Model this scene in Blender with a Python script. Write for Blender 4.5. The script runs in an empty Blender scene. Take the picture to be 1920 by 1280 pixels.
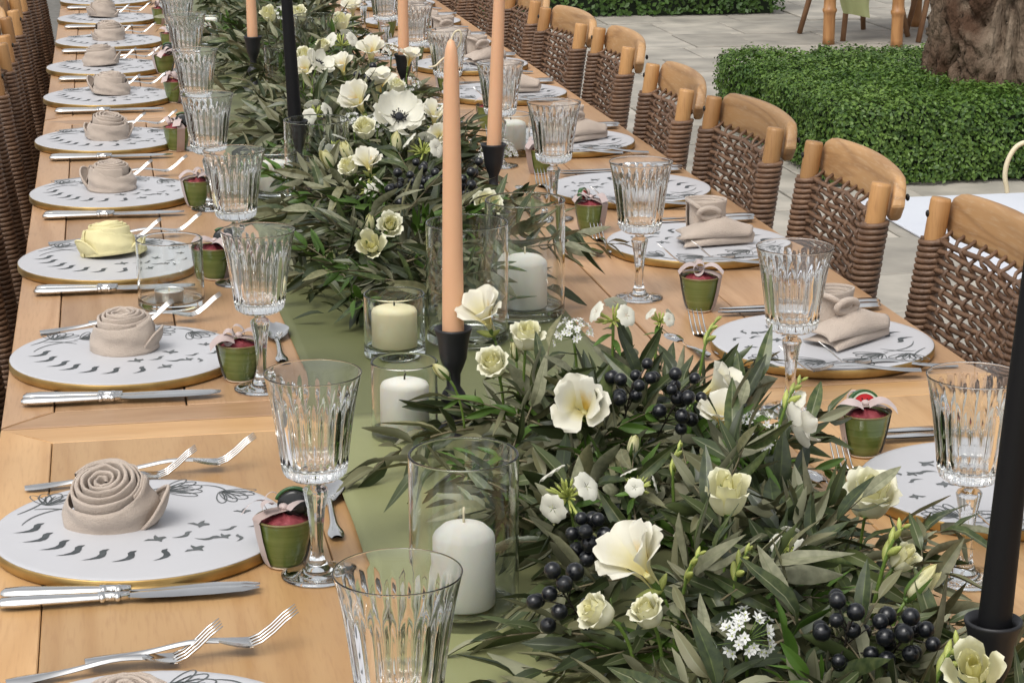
import bpy, math, random
import numpy as np
from mathutils import Vector, Matrix, Quaternion, noise
R = math.radians
random.seed(7)
rng = np.random.default_rng(11)
S = bpy.context.scene
COL = S.collection
# ------------------------------------------------------------------ camera, sky, sun, exposure
TZ = 0.76                                   # table height; camera 0.80 m above it
cam = bpy.data.cameras.new('camera'); cam.lens = 75.0; cam.sensor_width = 36.0
cam.clip_start = 0.05; cam.clip_end = 500
camo = bpy.data.objects.new('camera', cam); COL.objects.link(camo)
camo.location = (0, 0, 1.56); camo.rotation_euler = (R(90 - 15.056), 0, R(-10.704))
S.camera = camo
SUN_EL, SUN_AZ = 58.0, -35.0                # high soft sun, from behind-left of the camera
w = bpy.data.worlds.new('World'); S.world = w; w.use_nodes = True
nt = w.node_tree; nt.nodes.clear()
sky = nt.nodes.new('ShaderNodeTexSky'); sky.sky_type = 'NISHITA'; sky.sun_disc = False
sky.sun_elevation = R(SUN_EL); sky.sun_rotation = R(180 + 40); sky.dust_density = 4.0; sky.air_density = 1.0
hs = nt.nodes.new('ShaderNodeHueSaturation'); hs.inputs['Saturation'].default_value = 0.16
bg = nt.nodes.new('ShaderNodeBackground'); bg.inputs[1].default_value = 0.15
wo = nt.nodes.new('ShaderNodeOutputWorld')
nt.links.new(sky.outputs[0], hs.inputs['Color']); nt.links.new(hs.outputs[0], bg.inputs[0]); nt.links.new(bg.outputs[0], wo.inputs[0])
sun = bpy.data.lights.new('sun', 'SUN'); sun.energy = 1.0; sun.angle = R(35); sun.color = (1.0, 0.94, 0.84)
suno = bpy.data.objects.new('sun', sun); COL.objects.link(suno)
_az = R(180 + 40)                           # light comes from this compass direction (clockwise from +Y)
_d = Vector((math.sin(_az) * math.cos(R(SUN_EL)), math.cos(_az) * math.cos(R(SUN_EL)), math.sin(R(SUN_EL))))
suno.rotation_euler = _d.to_track_quat('Z', 'Y').to_euler()
vs = S.view_settings; vs.view_transform = 'Standard'; vs.look = 'None'; vs.gamma = 1.0; vs.exposure = 0.27; vs.use_curve_mapping = False
cy = S.cycles; cy.use_denoising = True; cy.max_bounces = 14; cy.transmission_bounces = 12; cy.transparent_max_bounces = 8
cy.diffuse_bounces = 4; cy.glossy_bounces = 5; cy.sample_clamp_indirect = 6.0; cy.caustics_refractive = True; cy.caustics_reflective = False

# ------------------------------------------------------------------ materials
def _new(name):
    m = bpy.data.materials.new(name); m.use_nodes = True
    return m, m.node_tree, m.node_tree.nodes['Principled BSDF']
def N(nt, t, **kw):
    n = nt.nodes.new(t)
    for k, v in kw.items(): setattr(n, k, v)
    return n
def pmat(name, c1, c2=None, scale=20, stretch=(1, 1, 1), detail=4, rough=.5, metal=0, bump=0, bscale=None, var=0, lo=.35, hi=.65,
         transl=0, sss=0, coat=0, spec=.5, coord='Object', sheen=0, rot=(0, 0, 0), hue=0, bdist=.004):
    m, nt, b = _new(name); L = nt.links
    b.inputs['Roughness'].default_value = rough; b.inputs['Metallic'].default_value = metal
    b.inputs['Specular IOR Level'].default_value = spec
    if coat: b.inputs['Coat Weight'].default_value = coat; b.inputs['Coat Roughness'].default_value = .15
    if sheen: b.inputs['Sheen Weight'].default_value = sheen
    if sss:
        b.inputs['Subsurface Weight'].default_value = sss; b.inputs['Subsurface Radius'].default_value = (.012, .008, .005); b.inputs['Subsurface Scale'].default_value = 1
    c1 = (*c1, 1); col = None
    if c2 is not None or bump:
        tc = N(nt, 'ShaderNodeTexCoord'); mp = N(nt, 'ShaderNodeMapping'); mp.inputs['Scale'].default_value = stretch; mp.inputs['Rotation'].default_value = rot
        oi = N(nt, 'ShaderNodeObjectInfo'); ad = N(nt, 'ShaderNodeVectorMath', operation='MULTIPLY_ADD')
        L.new(oi.outputs['Random'], ad.inputs[0]); ad.inputs[1].default_value = (13.7, 7.3, 5.1); L.new(tc.outputs[coord], ad.inputs[2])
        L.new(ad.outputs[0], mp.inputs[0])
    if c2 is not None:
        no = N(nt, 'ShaderNodeTexNoise'); no.inputs['Scale'].default_value = scale; no.inputs['Detail'].default_value = detail
        L.new(mp.outputs[0], no.inputs['Vector'])
        cr = N(nt, 'ShaderNodeValToRGB'); cr.color_ramp.elements[0].position = lo; cr.color_ramp.elements[1].position = hi
        cr.color_ramp.elements[0].color = c1; cr.color_ramp.elements[1].color = (*c2, 1)
        L.new(no.outputs[0], cr.inputs[0]); col = cr.outputs[0]
    if var or hue:
        oi2 = N(nt, 'ShaderNodeObjectInfo'); mr = N(nt, 'ShaderNodeMapRange'); mr.inputs[3].default_value = 1 - var; mr.inputs[4].default_value = 1 + var
        L.new(oi2.outputs['Random'], mr.inputs[0]); h2 = N(nt, 'ShaderNodeHueSaturation'); L.new(mr.outputs[0], h2.inputs['Value'])
        if hue:
            mh = N(nt, 'ShaderNodeMapRange'); mh.inputs[3].default_value = .5 - hue; mh.inputs[4].default_value = .5 + hue
            L.new(oi2.outputs['Random'], mh.inputs[0]); L.new(mh.outputs[0], h2.inputs['Hue'])
        if col is None: h2.inputs['Color'].default_value = c1
        else: L.new(col, h2.inputs['Color'])
        col = h2.outputs[0]
    if col is None: b.inputs['Base Color'].default_value = c1
    else: L.new(col, b.inputs['Base Color'])
    if bump:
        bn = N(nt, 'ShaderNodeTexNoise'); bn.inputs['Scale'].default_value = bscale or scale; bn.inputs['Detail'].default_value = 3
        L.new(mp.outputs[0], bn.inputs['Vector']); bp = N(nt, 'ShaderNodeBump'); bp.inputs['Strength'].default_value = bump; bp.inputs['Distance'].default_value = bdist
        L.new(bn.outputs[0], bp.inputs['Height']); L.new(bp.outputs[0], b.inputs['Normal'])
    if transl:
        tr = N(nt, 'ShaderNodeBsdfTranslucent'); mx = N(nt, 'ShaderNodeMixShader'); mx.inputs[0].default_value = transl
        if col is None: tr.inputs[0].default_value = c1
        else: L.new(col, tr.inputs[0])
        out = nt.nodes['Material Output']; L.new(b.outputs[0], mx.inputs[1]); L.new(tr.outputs[0], mx.inputs[2]); L.new(mx.outputs[0], out.inputs[0])
    return m
def glassmat(name, col=(1, 1, 1), rough=0, ior=1.5):
    m, nt, b = _new(name); nt.nodes.remove(b)
    g = N(nt, 'ShaderNodeBsdfGlass'); g.inputs['Color'].default_value = (*col, 1); g.inputs['Roughness'].default_value = rough; g.inputs['IOR'].default_value = ior
    nt.links.new(g.outputs[0], nt.nodes['Material Output'].inputs[0]); return m
def woodmat(name, c1, c2, c3, rough=.4, along='y', var=.16, rings=8, fine=1.0):
    """plank wood: stretched fine grain over slow cathedral bands, small dark flecks"""
    m, nt, b = _new(name); L = nt.links
    tc = N(nt, 'ShaderNodeTexCoord'); oi = N(nt, 'ShaderNodeObjectInfo'); ad = N(nt, 'ShaderNodeVectorMath', operation='MULTIPLY_ADD')
    L.new(oi.outputs['Random'], ad.inputs[0]); ad.inputs[1].default_value = (3.1, 9.7, 5.3); L.new(tc.outputs['Object'], ad.inputs[2])
    st = {'y': (1, .09, 1), 'x': (.09, 1, 1), 'z': (1, 1, .09)}[along]
    mp = N(nt, 'ShaderNodeMapping'); mp.inputs['Scale'].default_value = st; L.new(ad.outputs[0], mp.inputs[0])
    n1 = N(nt, 'ShaderNodeTexNoise'); n1.inputs['Scale'].default_value = rings; n1.inputs['Detail'].default_value = 2; n1.inputs['Distortion'].default_value = .6
    n2 = N(nt, 'ShaderNodeTexNoise'); n2.inputs['Scale'].default_value = 260 * fine; n2.inputs['Detail'].default_value = 5
    n3 = N(nt, 'ShaderNodeTexNoise'); n3.inputs['Scale'].default_value = 2.2; n3.inputs['Detail'].default_value = 3
    L.new(mp.outputs[0], n1.inputs['Vector']); L.new(mp.outputs[0], n2.inputs['Vector']); L.new(ad.outputs[0], n3.inputs['Vector'])
    sn = N(nt, 'ShaderNodeMath', operation='MULTIPLY'); sn.inputs[1].default_value = 34; L.new(n1.outputs[0], sn.inputs[0])
    si = N(nt, 'ShaderNodeMath', operation='SINE'); L.new(sn.outputs[0], si.inputs[0])
    mr = N(nt, 'ShaderNodeMapRange'); mr.inputs[1].default_value = -1; mr.inputs[2].default_value = 1; L.new(si.outputs[0], mr.inputs[0])
    mx = N(nt, 'ShaderNodeMix', data_type='RGBA'); mx.inputs[6].default_value = (*c1, 1); mx.inputs[7].default_value = (*c2, 1)
    pw = N(nt, 'ShaderNodeMath', operation='POWER'); pw.inputs[1].default_value = 2.2; L.new(mr.outputs[0], pw.inputs[0]); 
    ml = N(nt, 'ShaderNodeMath', operation='MULTIPLY'); ml.inputs[1].default_value = .85; L.new(pw.outputs[0], ml.inputs[0]); L.new(ml.outputs[0], mx.inputs[0])
    mx2 = N(nt, 'ShaderNodeMix', data_type='RGBA'); L.new(mx.outputs[2], mx2.inputs[6]); mx2.inputs[7].default_value = (*c3, 1)
    r2 = N(nt, 'ShaderNodeMapRange'); r2.inputs[1].default_value = .50; r2.inputs[2].default_value = .76; r2.inputs[4].default_value = .42; L.new(n2.outputs[0], r2.inputs[0]); L.new(r2.outputs[0], mx2.inputs[0])
    vo = N(nt, 'ShaderNodeTexVoronoi'); vo.inputs['Scale'].default_value = 2.6; mk = N(nt, 'ShaderNodeMapping'); mk.inputs['Scale'].default_value = {'y': (1, .45, 1), 'x': (.45, 1, 1), 'z': (1, 1, .45)}[along]
    L.new(ad.outputs[0], mk.inputs[0]); dk = N(nt, 'ShaderNodeTexNoise'); dk.inputs['Scale'].default_value = 18; L.new(ad.outputs[0], dk.inputs['Vector'])
    L.new(mk.outputs[0], vo.inputs['Vector']); kd = N(nt, 'ShaderNodeMath', operation='MULTIPLY_ADD'); kd.inputs[1].default_value = .07; L.new(dk.outputs[0], kd.inputs[0]); L.new(vo.outputs['Distance'], kd.inputs[2])
    kr = N(nt, 'ShaderNodeMapRange'); kr.inputs[1].default_value = .045; kr.inputs[2].default_value = .12; kr.inputs[3].default_value = .75; kr.inputs[4].default_value = 0; L.new(kd.outputs[0], kr.inputs[0])
    mx3 = N(nt, 'ShaderNodeMix', data_type='RGBA'); L.new(kr.outputs[0], mx3.inputs[0]); L.new(mx2.outputs[2], mx3.inputs[6]); mx3.inputs[7].default_value = (c3[0] * .75, c3[1] * .68, c3[2] * .65, 1)
    hv = N(nt, 'ShaderNodeHueSaturation'); L.new(mx3.outputs[2], hv.inputs['Color'])
    r3 = N(nt, 'ShaderNodeMapRange'); r3.inputs[1].default_value = .3; r3.inputs[2].default_value = .7; r3.inputs[3].default_value = .86; r3.inputs[4].default_value = 1.1; L.new(n3.outputs[0], r3.inputs[0])
    r4 = N(nt, 'ShaderNodeMapRange'); r4.inputs[3].default_value = 1 - var; r4.inputs[4].default_value = 1 + var; L.new(oi.outputs['Random'], r4.inputs[0])
    mm = N(nt, 'ShaderNodeMath', operation='MULTIPLY'); L.new(r3.outputs[0], mm.inputs[0]); L.new(r4.outputs[0], mm.inputs[1]); L.new(mm.outputs[0], hv.inputs['Value'])
    L.new(hv.outputs[0], b.inputs['Base Color'])
    rr = N(nt, 'ShaderNodeMapRange'); rr.inputs[3].default_value = rough - .08; rr.inputs[4].default_value = rough + .14; L.new(n3.outputs[0], rr.inputs[0]); L.new(rr.outputs[0], b.inputs['Roughness'])
    bp = N(nt, 'ShaderNodeBump'); bp.inputs['Strength'].default_value = .12; bp.inputs['Distance'].default_value = .002; L.new(n2.outputs[0], bp.inputs['Height']); L.new(bp.outputs[0], b.inputs['Normal'])
    return m
M = {}
M['table'] = woodmat('table_wood', (.58, .355, .165), (.50, .285, .12), (.39, .20, .085), rough=.36)
M['table2'] = woodmat('table_wood_rosy', (.50, .305, .165), (.42, .24, .12), (.32, .165, .08), rough=.36)
M['chairwood'] = woodmat('chair_wood', (.45, .245, .095), (.36, .18, .065), (.24, .11, .04), rough=.45, along='z', rings=5)
M['railwood'] = woodmat('rail_wood', (.45, .26, .115), (.32, .175, .075), (.56, .42, .28), rough=.5, rings=13)
M['rattan'] = pmat('rattan', (.195, .112, .066), (.118, .066, .040), scale=60, rough=.5, bump=.3, bscale=300, var=.18)
M['bolt'] = pmat('bolt', (.03, .028, .026), rough=.4, metal=.7)
M['plate'] = pmat('plate_white', (.54, .54, .56), (.51, .51, .53), scale=6, rough=.42)
M['gold'] = pmat('gold_edge', (.50, .34, .13), (.36, .23, .08), scale=30, rough=.45, metal=.8)
M['print'] = pmat('print_ink', (.045, .052, .056), (.075, .085, .09), scale=60, rough=.7)
M['printgrey'] = pmat('print_grey', (.13, .14, .145), (.09, .10, .10), scale=60, rough=.7)
M['napkin'] = pmat('napkin_cloth', (.50, .42, .355), (.46, .385, .325), scale=40, rough=.95, bump=.45, bscale=650, sheen=.2, var=.05, spec=.2)
M['naplight'] = pmat('napkin_yellow_light', (.80, .73, .42), (.75, .68, .38), scale=40, rough=.95, bump=.45, bscale=650, spec=.2)  # pale yellow stands in for a patch of coloured light on the napkin
M['steel'] = pmat('polished_steel', (.80, .79, .77), (.74, .73, .71), scale=50, rough=.13, metal=1)
M['glaze'] = pmat('green_glaze', (.085, .125, .022), (.16, .20, .06), scale=26, stretch=(.25, .25, 5), rough=.25, lo=.3, hi=.75, coat=.4, bump=.3)
M['potrim'] = pmat('pot_rim', (.17, .14, .05), rough=.3)
M['clay'] = pmat('clay_base', (.60, .47, .34), rough=.7)
M['ribbon'] = pmat('mauve_ribbon', (.34, .255, .225), (.40, .30, .27), scale=30, rough=.55, sheen=.4, var=.1)
M['ribbonpink'] = pmat('pink_ribbon', (.44, .345, .325), (.55, .445, .425), scale=30, rough=.5, sheen=.4)
M['redfill'] = pmat('red_paper', (.15, .014, .022), (.30, .06, .07), scale=90, rough=.6, bump=.6)
M['melon'] = pmat('melon_red', (.50, .015, .02), rough=.3); M['rind'] = pmat('melon_rind', (.03, .10, .03), rough=.3); M['rindw'] = pmat('melon_pith', (.62, .66, .52), rough=.4)
M['blackgloss'] = pmat('black_gloss', (.008, .009, .009), rough=.2)
M['glass'] = glassmat('crystal', (.995, .998, .995), ior=1.5); M['glass2'] = glassmat('clear_glass', (.985, .995, .99), ior=1.45)
M['peach'] = pmat('peach_wax', (.74, .43, .255), (.71, .405, .235), scale=10, rough=.45, sss=.25)
M['blackwax'] = pmat('black_wax', (.006, .006, .007), rough=.5, spec=.25)
M['white_wax'] = pmat('white_wax', (.86, .84, .77), (.83, .80, .72), scale=8, rough=.5, sss=.4)
M['ivory_wax'] = pmat('ivory_wax', (.80, .74, .50), (.74, .66, .40), scale=25, rough=.5, sss=.4, bump=.1)
M['holder'] = pmat('black_iron', (.012, .012, .014), rough=.45)
M['wick'] = pmat('wick', (.72, .64, .46), rough=.9); M['wickblack'] = pmat('wick_burnt', (.03, .025, .02), rough=.9)
M['alu'] = pmat('alu_cup', (.75, .75, .74), rough=.3, metal=1)
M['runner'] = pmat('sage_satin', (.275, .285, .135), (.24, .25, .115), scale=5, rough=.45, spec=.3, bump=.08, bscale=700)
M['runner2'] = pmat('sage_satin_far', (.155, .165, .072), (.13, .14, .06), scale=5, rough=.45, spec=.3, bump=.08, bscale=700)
M['leaf_top'] = pmat('olive_leaf_top', (.040, .062, .022), (.098, .122, .042), scale=9, rough=.34, transl=.12, var=.35, spec=.5)
M['leaf_under'] = pmat('olive_leaf_under', (.21, .215, .13), (.32, .32, .205), scale=9, rough=.6, transl=.12, var=.2)
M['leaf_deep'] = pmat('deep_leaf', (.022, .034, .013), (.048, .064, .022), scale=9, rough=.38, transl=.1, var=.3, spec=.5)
M['leaf_olive'] = pmat('brown_olive_leaf', (.14, .14, .068), (.22, .21, .11), scale=9, rough=.5, transl=.15, var=.25)
M['leaf_rib'] = pmat('leaf_midrib', (.16, .17, .09), (.20, .21, .12), scale=9, rough=.5)
M['leaf_bright'] = pmat('bright_leaf', (.075, .16, .022), (.12, .22, .035), scale=12, rough=.45, transl=.3, var=.2)
M['stem'] = pmat('twig', (.19, .16, .09), (.12, .10, .055), scale=40, rough=.7)
M['gstem'] = pmat('green_stem', (.13, .22, .035), (.18, .27, .06), scale=30, rough=.45, transl=.1)
M['dstem'] = pmat('dark_stem', (.028, .022, .016), rough=.6)

M['white'] = pmat('white_petal', (.80, .79, .70), (.84, .82, .70), scale=30, rough=.5, transl=.28, var=.04)
def throatmat(name, inner, outer, r0, r1):
    m = pmat(name, outer, rough=.5); nt = m.node_tree; L = nt.links; b = nt.nodes['Principled BSDF']
    tc = N(nt, 'ShaderNodeTexCoord'); mp = N(nt, 'ShaderNodeMapping'); mp.inputs['Scale'].default_value = (1, 1, 0); ln = N(nt, 'ShaderNodeVectorMath', operation='LENGTH')
    L.new(tc.outputs['Object'], mp.inputs[0]); L.new(mp.outputs[0], ln.inputs[0]); no = N(nt, 'ShaderNodeTexNoise'); no.inputs['Scale'].default_value = 9; L.new(tc.outputs['Object'], no.inputs['Vector'])
    ma = N(nt, 'ShaderNodeMath', operation='MULTIPLY_ADD'); ma.inputs[1].default_value = .12; L.new(no.outputs[0], ma.inputs[0]); L.new(ln.outputs['Value'], ma.inputs[2])
    cr = N(nt, 'ShaderNodeValToRGB'); cr.color_ramp.elements[0].position = r0 + .06; cr.color_ramp.elements[1].position = r1 + .06; cr.color_ramp.elements[0].color = (*inner, 1); cr.color_ramp.elements[1].color = (*outer, 1)
    L.new(ma.outputs[0], cr.inputs[0]); L.new(cr.outputs[0], b.inputs['Base Color']); tr = N(nt, 'ShaderNodeBsdfTranslucent'); mx = N(nt, 'ShaderNodeMixShader'); mx.inputs[0].default_value = .28
    L.new(cr.outputs[0], tr.inputs[0]); L.new(b.outputs[0], mx.inputs[1]); L.new(tr.outputs[0], mx.inputs[2]); L.new(mx.outputs[0], nt.nodes['Material Output'].inputs[0]); return m
M['rose'] = throatmat('rose_petal', (.78, .745, .38), (.87, .855, .68), .08, .42)
M['freesia'] = throatmat('freesia_petal', (.78, .72, .36), (.84, .815, .69), .08, .30)
M['throat'] = throatmat('freesia_throat', (.74, .50, .10), (.82, .80, .70), .10, .25)
M['sepal'] = pmat('sepal', (.085, .16, .03), (.13, .21, .05), scale=50, rough=.5, transl=.15)
M['bud'] = pmat('yellow_green_bud', (.38, .45, .09), (.52, .55, .18), scale=50, rough=.45, transl=.2, var=.15)
M['anther'] = pmat('anther', (.012, .014, .02), rough=.8)
M['floret'] = pmat('floret_white', (.82, .82, .80), rough=.6, transl=.25)
M['berry'] = pmat('black_berry', (.004, .005, .007), (.008, .009, .012), scale=60, rough=.28, coat=.15)
M['hedge'] = pmat('hedge_leaf', (.080, .160, .020), (.160, .260, .050), scale=3.5, rough=.45, transl=.2, detail=6)
M['hedge_dark'] = pmat('hedge_leaf_dark', (.035, .085, .012), (.07, .14, .022), scale=3.5, rough=.5, transl=.15, detail=6)
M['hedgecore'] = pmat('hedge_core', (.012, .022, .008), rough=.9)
M['slab'] = pmat('paving_stone', (.45, .415, .355), (.25, .235, .205), scale=5, detail=8, rough=.75, bump=.5, bscale=22, var=.14, lo=.3, hi=.72)
M['joint'] = pmat('paving_joint', (.17, .16, .145), (.12, .115, .10), scale=30, rough=.9)
M['carpet'] = pmat('white_floor', (.70, .73, .80), (.66, .69, .76), scale=4, rough=.5)
M['bark'] = pmat('palm_bark', (.215, .165, .12), (.075, .042, .026), scale=5, stretch=(1, 1, .6), detail=9, rough=.95, bump=1.0, bscale=34, lo=.34, hi=.62, bdist=.03, spec=.2)
M['fibre'] = pmat('palm_fibre', (.20, .115, .065), (.07, .04, .025), scale=34, detail=6, rough=.95, bump=1.0, bscale=80)
M['bamboo'] = pmat('bamboo', (.45, .23, .09), (.32, .15, .055), scale=14, stretch=(3, 3, .5), rough=.4)
M['chairleg'] = pmat('brown_chair_leg', (.26, .14, .07), (.20, .10, .05), scale=14, rough=.5)
M['sagecloth'] = pmat('sage_cloth', (.40, .43, .22), (.36, .39, .19), scale=8, rough=.85)

# ------------------------------------------------------------------ mesh helpers
class MB:
    def __init__(s): s.v = []; s.f = []; s.m = []; s.sm = []
    def add(s, vs, fs, mi=0, smooth=True):
        o = len(s.v); s.v.extend([tuple(p) for p in vs])
        for f in fs: s.f.append(tuple(i + o for i in f)); s.m.append(mi); s.sm.append(smooth)
        return s
    def prism(s, poly, z0, z1, ch=0, mi=0, smooth=False):
        n = len(poly); c = np.mean(poly, axis=0)
        def ins(p, d):
            v = np.array(p) - c; return c + v - np.sign(v) * d
        a = [(p[0], p[1], z0) for p in poly]; b = [(p[0], p[1], z1 - ch) for p in poly]
        vs = a + b; fs = [tuple(range(n))[::-1]]
        for i in range(n): j = (i + 1) % n; fs.append((i, j, n + j, n + i))
        if ch:
            vs += [(*ins(p, ch), z1) for p in poly]
            for i in range(n): j = (i + 1) % n; fs.append((n + i, n + j, 2 * n + j, 2 * n + i))
            fs.append(tuple(range(2 * n, 3 * n)))
        else: fs.append(tuple(range(n, 2 * n)))
        return s.add(vs, fs, mi, smooth)
    def box(s, x0, x1, y0, y1, z0, z1, ch=0, mi=0):
        return s.prism([(x0, y0), (x1, y0), (x1, y1), (x0, y1)], z0, z1, ch, mi)
    def lathe(s, prof, n=32, mi=0, smooth=True, flute=None, cx=0, cyy=0, closed=False):
        k = len(prof); vs = []
        for j, (r, z) in enumerate(prof):
            for i in range(n):
                t = 2 * math.pi * i / n; rr = r if flute is None else r * flute(t, j, z)
                vs.append((cx + rr * math.cos(t), cyy + rr * math.sin(t), z))
        fs = []
        for j in range(k - 1 if not closed else k):
            j2 = (j + 1) % k
            for i in range(n):
                i2 = (i + 1) % n; fs.append((j * n + i, j * n + i2, j2 * n + i2, j2 * n + i))
        if not closed:
            fs.append(tuple(range(n))[::-1]); fs.append(tuple(range((k - 1) * n, k * n)))
        return s.add(vs, fs, mi, smooth)
    def tube(s, path, rad, n=6, mi=0, smooth=True, squash=1.0):
        P = [Vector(p) for p in path]; k = len(P)
        rs = rad if hasattr(rad, '__len__') else [rad] * k
        vs = []; up = None
        for i in range(k):
            t = (P[min(i + 1, k - 1)] - P[max(i - 1, 0)])
            if t.length < 1e-9: t = Vector((0, 0, 1))
            t.normalize()
            if up is None: up = Vector((0, 0, 1)) if abs(t.z) < .9 else Vector((1, 0, 0))
            a = t.cross(up)
            if a.length < 1e-6: a = t.orthogonal()
            a.normalize(); b = a.cross(t).normalized(); up = b
            for q in range(n):
                th = 2 * math.pi * q / n; vs.append(P[i] + a * (rs[i] * math.cos(th)) + b * (rs[i] * squash * math.sin(th)))
        fs = []
        for i in range(k - 1):
            for q in range(n):
                q2 = (q + 1) % n; fs.append((i * n + q, i * n + q2, (i + 1) * n + q2, (i + 1) * n + q))
        fs.append(tuple(range(n))[::-1]); fs.append(tuple(range((k - 1) * n, k * n)))
        return s.add(vs, fs, mi, smooth)
    def grid(s, rows, mi=0, smooth=True, flip=False):
        k = len(rows); n = len(rows[0]); vs = [p for r in rows for p in r]; fs = []
        for i in range(k - 1):
            for j in range(n - 1):
                f = (i * n + j, i * n + j + 1, (i + 1) * n + j + 1, (i + 1) * n + j); fs.append(f[::-1] if flip else f)
        return s.add(vs, fs, mi, smooth)
    def sphere(s, c, r, n=10, k=7, mi=0, sc=(1, 1, 1), rot=None):
        prof = [(max(math.sin(math.pi * j / k), .02), -math.cos(math.pi * j / k)) for j in range(k + 1)]
        vs = []
        for rr, z in prof:
            for i in range(n):
                t = 2 * math.pi * i / n; p = Vector((rr * math.cos(t) * sc[0], rr * math.sin(t) * sc[1], z * sc[2])) * r
                if rot is not None: p = rot @ p
                vs.append(p + Vector(c))
        fs = [(j * n + i, j * n + (i + 1) % n, (j + 1) * n + (i + 1) % n, (j + 1) * n + i) for j in range(k) for i in range(n)]
        fs.append(tuple(range(n))[::-1]); fs.append(tuple(range(k * n, (k + 1) * n)))
        return s.add(vs, fs, mi, True)
    def mesh(s, name, mats):
        me = bpy.data.meshes.new(name); me.from_pydata(s.v, [], s.f)
        for m in (mats if isinstance(mats, (list, tuple)) else [mats]): me.materials.append(m)
        me.polygons.foreach_set('material_index', s.m); me.polygons.foreach_set('use_smooth', s.sm); me.update(); return me
    def build(s, name, mats, parent=None, loc=(0, 0, 0), rot=None):
        return obj(name, s.mesh(name, mats), parent, loc, rot)
def obj(name, me, parent=None, loc=(0, 0, 0), rot=None, scale=None):
    o = bpy.data.objects.new(name, me); COL.objects.link(o); o.location = loc
    if rot is not None:
        if isinstance(rot, Quaternion): o.rotation_mode = 'QUATERNION'; o.rotation_quaternion = rot
        else: o.rotation_euler = rot
    if scale is not None: o.scale = scale if hasattr(scale, '__len__') else (scale,) * 3
    if parent is not None: o.parent = parent
    return o
def tag(o, label, cat, group=None, kind=None):
    if label: o['label'] = label
    if cat: o['category'] = cat
    if group: o['group'] = group
    if kind: o['kind'] = kind
    return o
def thing(name, label, cat, loc=(0, 0, 0), rot=(0, 0, 0), group=None):
    o = bpy.data.objects.new(name, None); COL.objects.link(o); o.location = loc; o.empty_display_size = .02
    if isinstance(rot, Quaternion): o.rotation_mode = 'QUATERNION'; o.rotation_quaternion = rot
    else: o.rotation_euler = rot
    return tag(o, label, cat, group)
def struct(o): o['kind'] = 'structure'; return o
ORD = ['nearest', 'second', 'third', 'fourth', 'fifth', 'sixth', 'seventh', 'eighth', 'ninth', 'tenth', 'eleventh', 'twelfth']
def lerp(a, b, t): return a + (b - a) * t
def interp(prof, t):
    """piecewise (catmull) interpolation of a list of tuples at t in 0..1"""
    k = len(prof) - 1; x = min(max(t, 0), 1) * k; i = min(int(x), k - 1); f = x - i
    p0, p1, p2, p3 = prof[max(i - 1, 0)], prof[i], prof[i + 1], prof[min(i + 2, k)]
    return tuple(.5 * ((2 * b) + (c - a) * f + (2 * a - 5 * b + 4 * c - d) * f * f + (3 * b - a - 3 * c + d) * f ** 3) for a, b, c, d in zip(p0, p1, p2, p3))

# ------------------------------------------------------------------ ground and paving
g = MB(); g.add([(-120, -120, -.02), (120, -120, -.02), (120, 120, -.02), (-120, 120, -.02)], [(0, 1, 2, 3)])
paving = struct(g.build('ground', M['joint']))
cells = []
y = 1.1; row = 0
while y < 17:
    hgt = random.choice((.46, .6, .52)); x = 1.3 + random.uniform(-.35, 0)
    while x < 1.9 + .42 * y:
        wd = random.choice((.38, .5, .62, .44)); cells.append((x, x + wd, y, y + hgt)); x += wd
    y += hgt; row += 1
y = 3.0
while y < 12.5:
    hgt = random.choice((.46, .6, .52)); x = -1.9 + random.uniform(-.3, 0)
    while x < -.1:
        wd = random.choice((.38, .5, .62)); cells.append((x, x + wd, y, y + hgt)); x += wd
    y += hgt
cells.sort(key=lambda c: math.hypot((c[0] + c[1]) / 2, c[2]))
rest = MB()
for k, (x0, x1, y0, y1) in enumerate(cells):
    jt = [random.uniform(-.004, .004) for _ in range(8)]; gp = .005; z = random.uniform(-.004, .003)
    poly = [(x0 + gp + jt[0], y0 + gp + jt[1]), (x1 - gp + jt[2], y0 + gp + jt[3]), (x1 - gp + jt[4], y1 - gp + jt[5]), (x0 + gp + jt[6], y1 - gp + jt[7])]
    if k < 300: MB().prism(poly, -.05, z, .004).build('paving_slab', M['slab'], paving)
    else: rest.prism(poly, -.05, z, .004)
if rest.v: rest.build('far_paving', M['slab'], paving)['kind'] = 'stuff'
tag(MB().box(2.70, 4.0, 5.4, 7.42, .0045, .012, .003).build('floor_mat', M['carpet']), 'pale bluish white mat laid flat on the paving beside the hedge', 'mat')

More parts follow.
